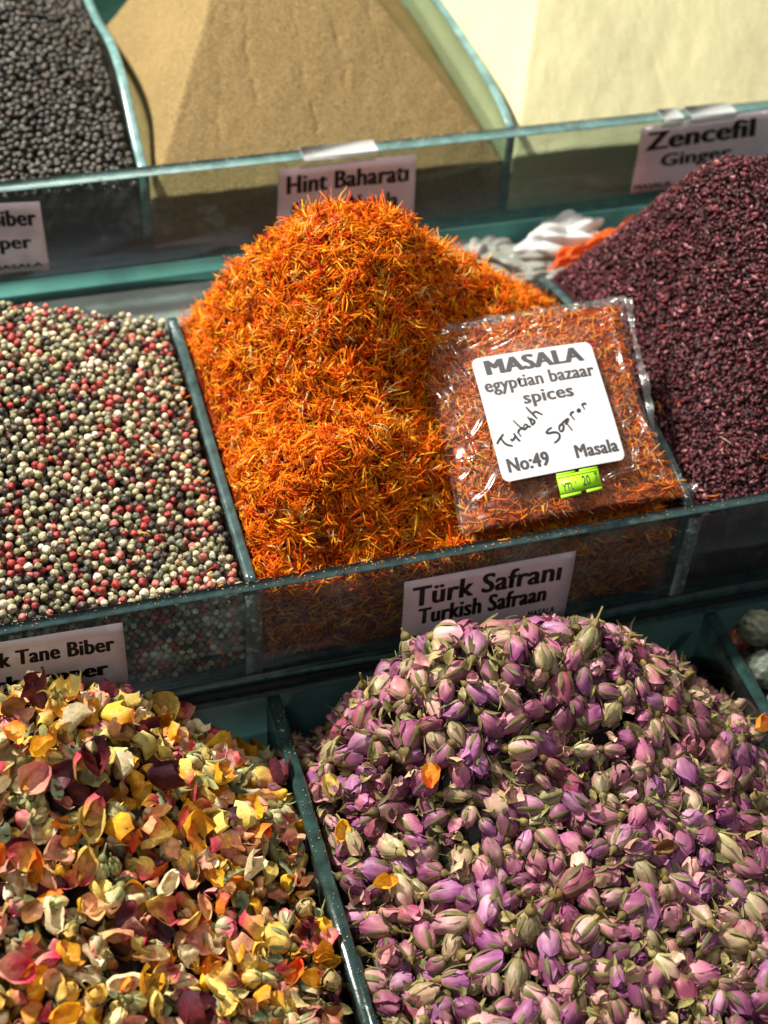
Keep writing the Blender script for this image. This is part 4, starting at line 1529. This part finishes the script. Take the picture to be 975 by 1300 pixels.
# contents
hc = Heap()
n = 44
U, Vv = np.meshgrid(np.linspace(0.04, 0.965, n), np.linspace(0.045, 0.99, n), indexing='ij')
I = np.arange(n * n).reshape(n, n)
q = np.stack([I[:-1, :-1], I[:-1, 1:], I[1:, 1:], I[1:, :-1]], -1).reshape(-1, 4)
for s in (1.0, -1.0):
    V_ = bag_top(U, Vv, s, -0.0040 * s).reshape(-1, 3)
    T_ = np.r_[q[:, [0, 1, 2]], q[:, [0, 2, 3]]]
    hc.add(V_, T_ if s > 0 else T_[:, ::-1], np.tile(lin((196, 88, 18)), (len(V_), 1)))
k = 5200
u = rng.uniform(0.035, 0.965, k)
v = rng.uniform(0.05, 0.99, k)
pp = bag_top(u, v, 1.0, -0.0016) - nB * rng.uniform(0, 0.003, (k, 1))
TPB = np.array([(248, 134, 26), (250, 160, 40), (252, 192, 78), (220, 88, 20), (180, 62, 20), (250, 212, 140), (232, 108, 24), (160, 66, 24), (242, 138, 32)])
Vt, Ft, Ct, _, _ = scatter_threads(pp, np.tile(nB, (k, 1)), lift=0.10, pal=TPB, pw=TPW)
hc.add(Vt.reshape(-1, 3), (Ft[None] + (np.arange(k) * 12)[:, None, None]).reshape(-1, 3), Ct.reshape(-1, 3))
o = hc.build('bagged_threads', [M['thread']], False)
o.parent = bag
o['kind'] = 'stuff'
bag_mesh('film', 0.0012, M['film'], n=170)


# crimped seal flanges round the bag
def flange(name, pa, pb, width, n=40, amp=0.0012, seed=0):
    r = np.random.default_rng(seed)
    a = pa - borg
    b = pb - borg
    t = np.linspace(0, 1, n)
    d = unit(b - a)
    outw = np.cross(d, nB) * width
    rows = []
    for s in np.linspace(0, 1, 6):
        wv = amp * s * (np.sin(t * 38 + seed) + 0.7 * np.sin(t * 91 + 2 * seed)) + r.normal(0, 0.00025, n) * s
        rows.append(a + (b - a) * t[:, None] + outw * s * (0.85 + 0.25 * np.sin(t * 11 + seed))[:, None] + nB * wv[:, None] + nB * 0.001)
    V_ = np.stack(rows, 1).reshape(-1, 3)
    I_ = np.arange(n * 6).reshape(n, 6)
    q_ = np.stack([I_[:-1, :-1], I_[1:, :-1], I_[1:, 1:], I_[:-1, 1:]], -1).reshape(-1, 4)
    return link(name, mesh(name, V_, q_, M['sealfilm'], smooth=True), bag)


flange('seal', QB[1] + nB * 0.002, QB[0] + nB * 0.002, -0.004, seed=1)
flange('seal', on_bag(792, 380, cm), on_bag(836, 600, cm), -0.005, seed=2)
flange('seal', on_bag(838, 600, cm), bag_foot(882, 0.0118), -0.006, n=16, amp=0.002, seed=3)

# label and sticker lie on the film
cl_ = (cm * 1.0) + (TB + 0.0022) * np.linalg.norm(bn)
QLw = [on_bag(598, 455, cl_), on_bag(750, 432, cl_), on_bag(796, 582, cl_), on_bag(640, 612, cl_)]
QL = [q - borg for q in QLw]


def lsurf(u, v):
    u = np.asarray(u, float)
    v = np.asarray(v, float)
    return bil(QL, u, v) - nB * (0.0022 * ((u - 0.5) ** 2 * 1.6 + (v - 0.5) ** 2 * 1.4))[..., None] + nB * (0.00025 * np.sin(u * 9 + 1) * np.sin(v * 7))[..., None]


lab = plate('label', QL, 0.0, 0.00018, M['label'], bag, corner=0.055, surf=lsurf, nu=16, nv=16)
lab['label'] = 'white paper label with grey print and handwriting'
for s, uv, b in [('MASALA', (0.09, 0.030, 0.905, 0.155), 0.06), ('egyptian bazaar', (0.045, 0.185, 0.955, 0.325), 0.035), ('spices', (0.32, 0.335, 0.735, 0.465), 0.035),
                 ('No:49', (0.06, 0.825, 0.395, 0.935), 0.045), ('Masala', (0.61, 0.82, 0.965, 0.925), 0.04)]:
    letter('lettering', s, QL, uv, 0.0003, M['greyink'], lab, b, surf=lsurf)

# handwriting, traced as pen strokes in label coordinates
cr = lambda x, y: (620 + x * 140 / 975, 500 + y * 140 / 975)
strokes = [
    [(78, 438), (95, 405), (135, 352)], [(112, 385), (135, 425), (170, 450), (218, 460)],
    [(200, 395), (208, 415), (228, 400), (240, 368)], [(222, 345), (262, 405), (283, 420)],
    [(255, 335), (290, 380)], [(262, 345), (272, 320), (285, 312)],
    [(218, 235), (300, 318)], [(300, 318), (325, 268)], [(285, 295), (320, 325), (350, 288)], [(330, 270), (360, 300), (372, 290)],
    [(345, 205), (375, 250), (385, 285)], [(385, 285), (415, 250), (385, 232), (370, 218)],
    [(330, 120), (385, 180), (432, 228)], [(385, 188), (412, 160), (440, 172), (478, 192)],
    [(560, 305), (525, 325), (505, 358), (545, 355), (590, 345), (625, 360), (632, 392), (610, 425), (580, 442)],
    [(632, 340), (620, 300), (650, 268), (668, 300), (655, 340), (632, 340)], [(650, 268), (690, 235), (712, 225)],
    [(672, 245), (742, 332)], [(672, 250), (700, 225), (705, 245), (680, 280)],
    [(722, 190), (762, 238)], [(722, 200), (735, 170), (758, 165)],
    [(785, 165), (795, 140), (812, 148), (805, 168), (785, 165)],
    [(822, 95), (852, 145)], [(830, 110), (845, 88), (868, 100)]]
Bm = np.array([QL[0], QL[1], QL[3]])


def uv_of(px, py):
    p = on_bag(px, py, cl_) - borg
    A = np.stack([QL[1] - QL[0], QL[3] - QL[0]], -1)
    return np.linalg.lstsq(A, p - QL[0], rcond=None)[0]


Vs, Fs, n0 = [], [], 0
for st_ in strokes:
    pts = [lsurf(*uv_of(*cr(*p))) + nB * 0.0004 for p in st_]
    # smooth by subdividing
    P_ = np.array(pts)
    for _ in range(2):
        if len(P_) > 2:
            Q_ = [P_[0]]
            for a_, b_ in zip(P_[:-1], P_[1:]):
                Q_ += [a_ * 0.75 + b_ * 0.25, a_ * 0.25 + b_ * 0.75]
            Q_.append(P_[-1])
            P_ = np.array(Q_)
    d = unit(np.gradient(P_, axis=0))
    sd = np.cross(d, nB)
    wv = 0.00066 * (0.75 + 0.35 * np.sin(np.linspace(0, PI, len(P_))))[:, None]
    V_ = np.stack([P_ - sd * wv, P_ + sd * wv], 1).reshape(-1, 3)
    I_ = np.arange(len(V_)).reshape(-1, 2)
    Fs.append(np.stack([I_[:-1, 0], I_[:-1, 1], I_[1:, 1], I_[1:, 0]], -1) + n0)
    Vs.append(V_)
    n0 += len(V_)
link('handwriting', mesh('handwriting', np.concatenate(Vs), np.concatenate(Fs), M['ink']), lab)

cs_ = cl_ - 0.0012
QSw = [on_bag(705.5, 602, cs_), on_bag(758, 592, cs_), on_bag(765, 621, cs_), on_bag(712.5, 633, cs_)]
QS = [q - borg for q in QSw]
stk = tag(empty('price_sticker', Vector(tuple(borg))), 'small bright green price sticker reading 20 under the white label', 'price sticker')
# three strips with the notches between
for (u0, v0, u1, v1) in [(0.0, 0.09, 1.0, 0.88), (0.01, 0.0, 0.46, 0.088), (0.56, 0.0, 1.0, 0.088), (0.0, 0.882, 0.49, 1.0), (0.62, 0.882, 1.0, 1.0)]:
    q4 = [bil(QS, np.array(a_), np.array(b_)) for a_, b_ in ((u0, v0), (u1, v0), (u1, v1), (u0, v1))]
    plate('strip', q4, 0.0, 0.00012, M['green'], stk, nu=2, nv=1)
letter('lettering', '20', QS, (0.57, 0.27, 0.76, 0.70), 0.0003, M['ink'], stk, 0.0)
letter('lettering', '7', QS, (0.88, 0.24, 0.95, 0.62), 0.0003, M['ink'], stk, 0.0)
letter('lettering', "YTL '", QS, (0.08, 0.42, 0.42, 0.76), 0.0003, M['greyink'], stk, -0.015)
for v0 in (0.17, 0.80):
    q4 = [bil(QS, np.array(a_), np.array(b_)) for a_, b_ in ((0.02, v0), (0.98, v0), (0.98, v0 + 0.03), (0.02, v0 + 0.03))]
    plate('printed_line', q4, 0.0002, 0.00005, M['greyink'], stk, nu=2, nv=1)


# ------------------------------------------------------------------ crumpled bags on the ledge behind
def crumple(name, c, size, mat, seed, label, rotz=0.0):
    r = np.random.default_rng(seed)
    V_, F_ = ico(5)
    d = np.zeros(len(V_))
    for k in range(16):
        a = unit(r.normal(size=3))
        d += np.abs(np.sin((V_ @ a) * r.uniform(1.5, 6) + r.uniform(0, 6) + 0.8 * np.sin(V_ @ a[[1, 2, 0]] * 5))) * r.uniform(0.3, 1)
    d = (d - d.mean()) / 16
    V_ = V_ * (1 + 3.6 * d)[:, None] * np.array(size)
    V_[:, 2] = np.maximum(V_[:, 2], -size[2] * 0.8)
    o_ = link(name, mesh(name, V_, F_, mat, smooth=True), loc=Vector(c))
    o_.rotation_euler[2] = rotz
    tag(o_, label, 'plastic bag')
    return o_


LZ = -0.032
def ledge_at(px, py, z):
    p = at(px, py, 2, z)
    return p


for px, py, yy, sz, mt, sd, rz, lb in [(610, 310, 0.318, (0.026, 0.016, 0.014), 'greybag', 5, 0.2, 'crumpled grey plastic bag on the ledge close behind the orange heap'),
                                       (655, 322, 0.308, (0.026, 0.018, 0.012), 'greybag', 9, -0.3, 'crumpled greyish plastic bag lying between the grey and white ones'),
                                       (715, 303, 0.322, (0.036, 0.018, 0.017), 'whitebag2', 8, 0.25, 'bright white plastic bag on the ledge beside the orange one'),
                                       (738, 320, 0.298, (0.034, 0.010, 0.014), 'orangebag', 13, 0.35, 'crumpled orange plastic bag on the ledge behind the purple heap'),
                                       (795, 297, 0.316, (0.034, 0.012, 0.016), 'orangebag', 17, 0.3, 'smaller orange plastic bag half hidden by the purple heap'),
                                       (690, 345, 0.288, (0.030, 0.010, 0.009), 'greybag', 21, 0.1, 'thin pale plastic bag in front of the other bags')]:
    p = at(px, py, 1, yy)
    crumple('plastic_bag', (p[0], yy, LZ + sz[2] * 0.78), sz, M[mt], sd, lb, rz)

# ------------------------------------------------------------------ dried fruits in the right lower bin
def fruit(name, c, r0, col, seed, label, cat, wr=0.10):
    r = np.random.default_rng(seed)
    V_, F_ = ico(4)
    d = np.zeros(len(V_))
    for k in range(14):
        a = unit(r.normal(size=3))
        d += 1 - 2 * np.abs(np.sin((V_ @ a) * r.uniform(3, 9) + r.uniform(0, 6)))
    d /= 14
    V_ = V_ * (1 + wr * 2.2 * d)[:, None] * r0
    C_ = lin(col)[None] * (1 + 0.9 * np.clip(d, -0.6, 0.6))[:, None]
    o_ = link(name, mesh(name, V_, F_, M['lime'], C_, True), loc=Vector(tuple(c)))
    tag(o_, label, cat, 'dried fruits in the lower right bin')
    return o_


for px, py, z, r0, col, lb in [(962, 797, -0.100, 0.0135, (128, 132, 108), 'wrinkled grey green dried fruit against the picture edge, upper one'),
                               (972, 850, -0.101, 0.0135, (112, 122, 106), 'wrinkled grey green dried fruit against the picture edge, lower one'),
                               (925, 782, -0.112, 0.0120, (62, 66, 54), 'dark dried fruit in the shade below the purple heap'),
                               (938, 812, -0.112, 0.0085, (140, 70, 44), 'small reddish brown dried fruit between the dark and grey ones'),
                               (990, 905, -0.108, 0.0135, (100, 108, 92), 'wrinkled dried fruit just outside the right picture edge'),
                               (1000, 800, -0.104, 0.0135, (110, 112, 92), 'dried fruit beyond the upper grey green one')]:
    c = at(px, py, 2, z)
    fruit('dried_fruit', c, r0, col, int(px), lb, 'dried fruit')
hh = Heap()
flatf = lambda x, y: np.full(np.broadcast(np.asarray(x), np.asarray(y)).shape, -0.118) + 0.002 * vnoise(np.asarray(x), np.asarray(y), 160, 3)
hh.add(*core(flatf, X3B + 0.0046, 0.61, -0.398, -0.0090, -0.1798, 0.004, (40, 34, 30), 40, 0.001))
Pf = deposit(flatf, X3B + 0.005, 0.44, -0.14, -0.0095, 0.0055, 0.008, 700, 0.001, 0.95)
fv, ff = ico(2)
hh.scatter(fv, ff, np.tile(lin((84, 66, 54)), (len(fv), 1)), rand_rot(len(Pf)) * Pf[:, 3][:, None, None], Pf[:, :3], rng.uniform(0.5, 1.3, len(Pf)))
tag(hh.build('small_dried_berries', [M['lime']]), 'dark small dried berries bedding the fruits in the lower right bin', 'dried berries', kind='stuff')

# ------------------------------------------------------------------ strays
def stray_thread(c, ln, col, label, d=None, name='safflower_thread', w=0.0011, cat='spice thread'):
    c = np.array(c, float)
    d_ = unit(np.array(d if d is not None else rng.normal(size=3) * [1, 1, 0.15], float))[None]
    ln = max(ln, 0.0065)
    V_, F_, C_ = threads(np.zeros((1, 3)), d_, rng.normal(size=(1, 3)) * 0.0012, np.array([ln]), np.array([w]), np.array([[0.1, 0.2, 1.0]]), lin(col)[None])
    o_ = link(name, mesh(name, V_[0], F_, M['thread'], C_[0]), loc=Vector(tuple(c)))
    tag(o_, label, cat, 'stray threads fallen outside their bin')


def on_heap(px, py, h, lo=-0.2, hi=0.7, off=0.0025):
    """where the line of sight meets the heap"""
    for s in np.arange(0.5, 1.8, 0.0008):
        d = MC.T @ np.array([(px - 487.5) / FPX, (py - 650) / FPX, 1.0])
        p_ = CP + d * s
        if p_[2] < float(h(p_[0], p_[1])) + off:
            return p_
    return p_


sp = [(236, 462), (245, 480), (232, 470), (240, 505), (228, 500), (246, 548), (238, 545), (262, 600), (196, 567), (190, 577), (135, 545), (254, 612), (247, 650), (183, 679), (265, 735), (278, 746), (228, 713), (100, 699), (268, 722), (243, 520), (222, 490), (258, 640), (232, 530)]
for i, (px, py) in enumerate(sp):
    p_ = on_heap(px, py, hpg)
    p_[0] = min(p_[0], -0.006)
    nm_ = ['orange', 'yellow', 'red orange', 'golden']
    stray_thread(p_, rng.uniform(0.006, 0.011), [(236, 104, 14), (246, 190, 60), (214, 66, 12), (245, 150, 30)][i % 4],
                 'stray %s thread lying on the mixed peppercorns %s' % (nm_[i % 4], 'beside the divider' if px > 215 else 'away from the divider'))
for i, (px, py) in enumerate([(848, 412), (838, 512), (862, 512), (835, 520), (868, 640), (905, 628), (972, 580)]):
    p_ = on_heap(px, py, hmg)
    stray_thread(p_, rng.uniform(0.006, 0.010), [(236, 104, 14), (245, 150, 30)][i % 2], 'stray %s thread lying on the purple sumac' % ['orange', 'golden'][i % 2])
stray_thread(on_heap(922, 560, hmg), 0.011, (236, 214, 180), 'curved pale straw bit on the purple sumac', name='straw_bit', w=0.0007)

# crumbs and dust along the glass edges
hh = Heap()
def crumb_line(n_, fx, fy, fz, cols):
    p_ = np.stack([fx(n_), fy(n_), fz(n_)], -1)
    for k in range(8):
        v_, f_, c_ = FLk[k]
        for cc in cols:
            sel_ = (rng.integers(0, 8, n_) == k) & (rng.uniform(size=n_) < 0.9 / len(cols) * 2)
            hh.scatter(v_, f_, c_ * lin(cc), rand_rot(int(sel_.sum())) * rng.uniform(0.0002, 0.0007, int(sel_.sum()))[:, None, None], p_[sel_], rng.uniform(0.7, 1.2, int(sel_.sum())))
U_ = lambda a, b: (lambda n_: rng.uniform(a, b, n_))
crumb_line(150, U_(-0.16, 0.005), U_(0.001, 0.0075), U_(0.0003, 0.0004), [(180, 170, 150), (120, 60, 40)])
crumb_line(260, U_(0.005, 0.28), U_(0.001, 0.0075), U_(0.0003, 0.0004), [(220, 110, 30), (190, 150, 110)])
crumb_line(120, U_(0.28, 0.40), U_(0.001, 0.0075), U_(0.0003, 0.0004), [(96, 40, 48), (170, 150, 140)])
crumb_line(120, U_(X3A - 0.0035, X3A + 0.0035), U_(-0.26, -0.01), U_(Z3 + 0.0003, Z3 + 0.0004), [(190, 170, 130), (150, 110, 90)])
crumb_line(200, U_(-0.10, 0.42), U_(Y1 + 0.001, Y1 + 0.012), U_(Z1 + 0.0003, Z1 + 0.0004), [(190, 160, 110), (210, 205, 180)])
tag(hh.build('spice_crumbs', [M['flake']], False), 'tiny spice crumbs and dust lying on the glass rims', 'crumbs', kind='stuff')
for i, (x_, y_) in enumerate([(0.03, 0.004), (0.075, 0.005), (0.10, 0.003), (0.155, 0.005), (0.215, 0.004)]):
    stray_thread((x_, y_, 0.0008), 0.008, [(236, 104, 14), (245, 160, 40)][i % 2], '%s safflower thread lying on the glass rim %s' % (['orange', 'golden'][i % 2], ['near the left divider', 'left of the sign', 'at the left sign corner', 'above the paper sign', 'below the plastic bag'][i]), d=(1, rng.normal() * 0.5, 0.02))

# fallen yellow petals on the rosebuds
for px, py, h_, kx, lb in [(430, 1056, hrg, 0, 'golden yellow petal fallen beside the divider onto the rosebuds'), (964, 918, hrg, 2, 'orange petal lying on the rosebuds at the right picture edge'),
                           (418, 998, hrg, 1, 'pale yellow petal on the rosebuds close to the divider'), (487, 1122, hrg, 0, 'curled golden petal among the rosebuds at lower left'),
                           (840, 1075, hrg, 10, 'brown curled petal among the rosebuds right of the middle'), (545, 985, hrg, 2, 'orange curled petal among the rosebuds left of the middle')]:
    p_ = on_heap(px, py, h_, off=0.009)
    me = PVD[kx * 4 + 1][0][1]
    o = bpy.data.objects.new('dried_petal', me)
    COL.objects.link(o)
    Rz = frame_rot(unit(np.array([[0.1, -0.5, 1.0]])), rng.normal(size=(1, 3)))[0]
    o.matrix_world = mat4(Rz, p_, 0.85)
    tag(o, lb, 'petal', 'petals fallen among the rosebuds')


# ------------------------------------------------------------------ labels of look-alikes that lie in the same spot
bpy.context.view_layer.update()
same = {}
for o in list(COL.objects):
    if o.parent is None and o.get('label') and o.get('category'):
        same.setdefault(o['label'], []).append(o)
for lb_, os_ in same.items():
    if len(os_) in (2, 3) and len(lb_.replace(',', ' ').split()) <= 13:
        os_.sort(key=lambda q: float(proj(np.array(q.matrix_world.translation))[0]))
        for q, w in zip(os_, ('the left one', 'the right one') if len(os_) == 2 else ('the left one', 'the middle one', 'the right one')):
            q['label'] = lb_ + ', ' + w
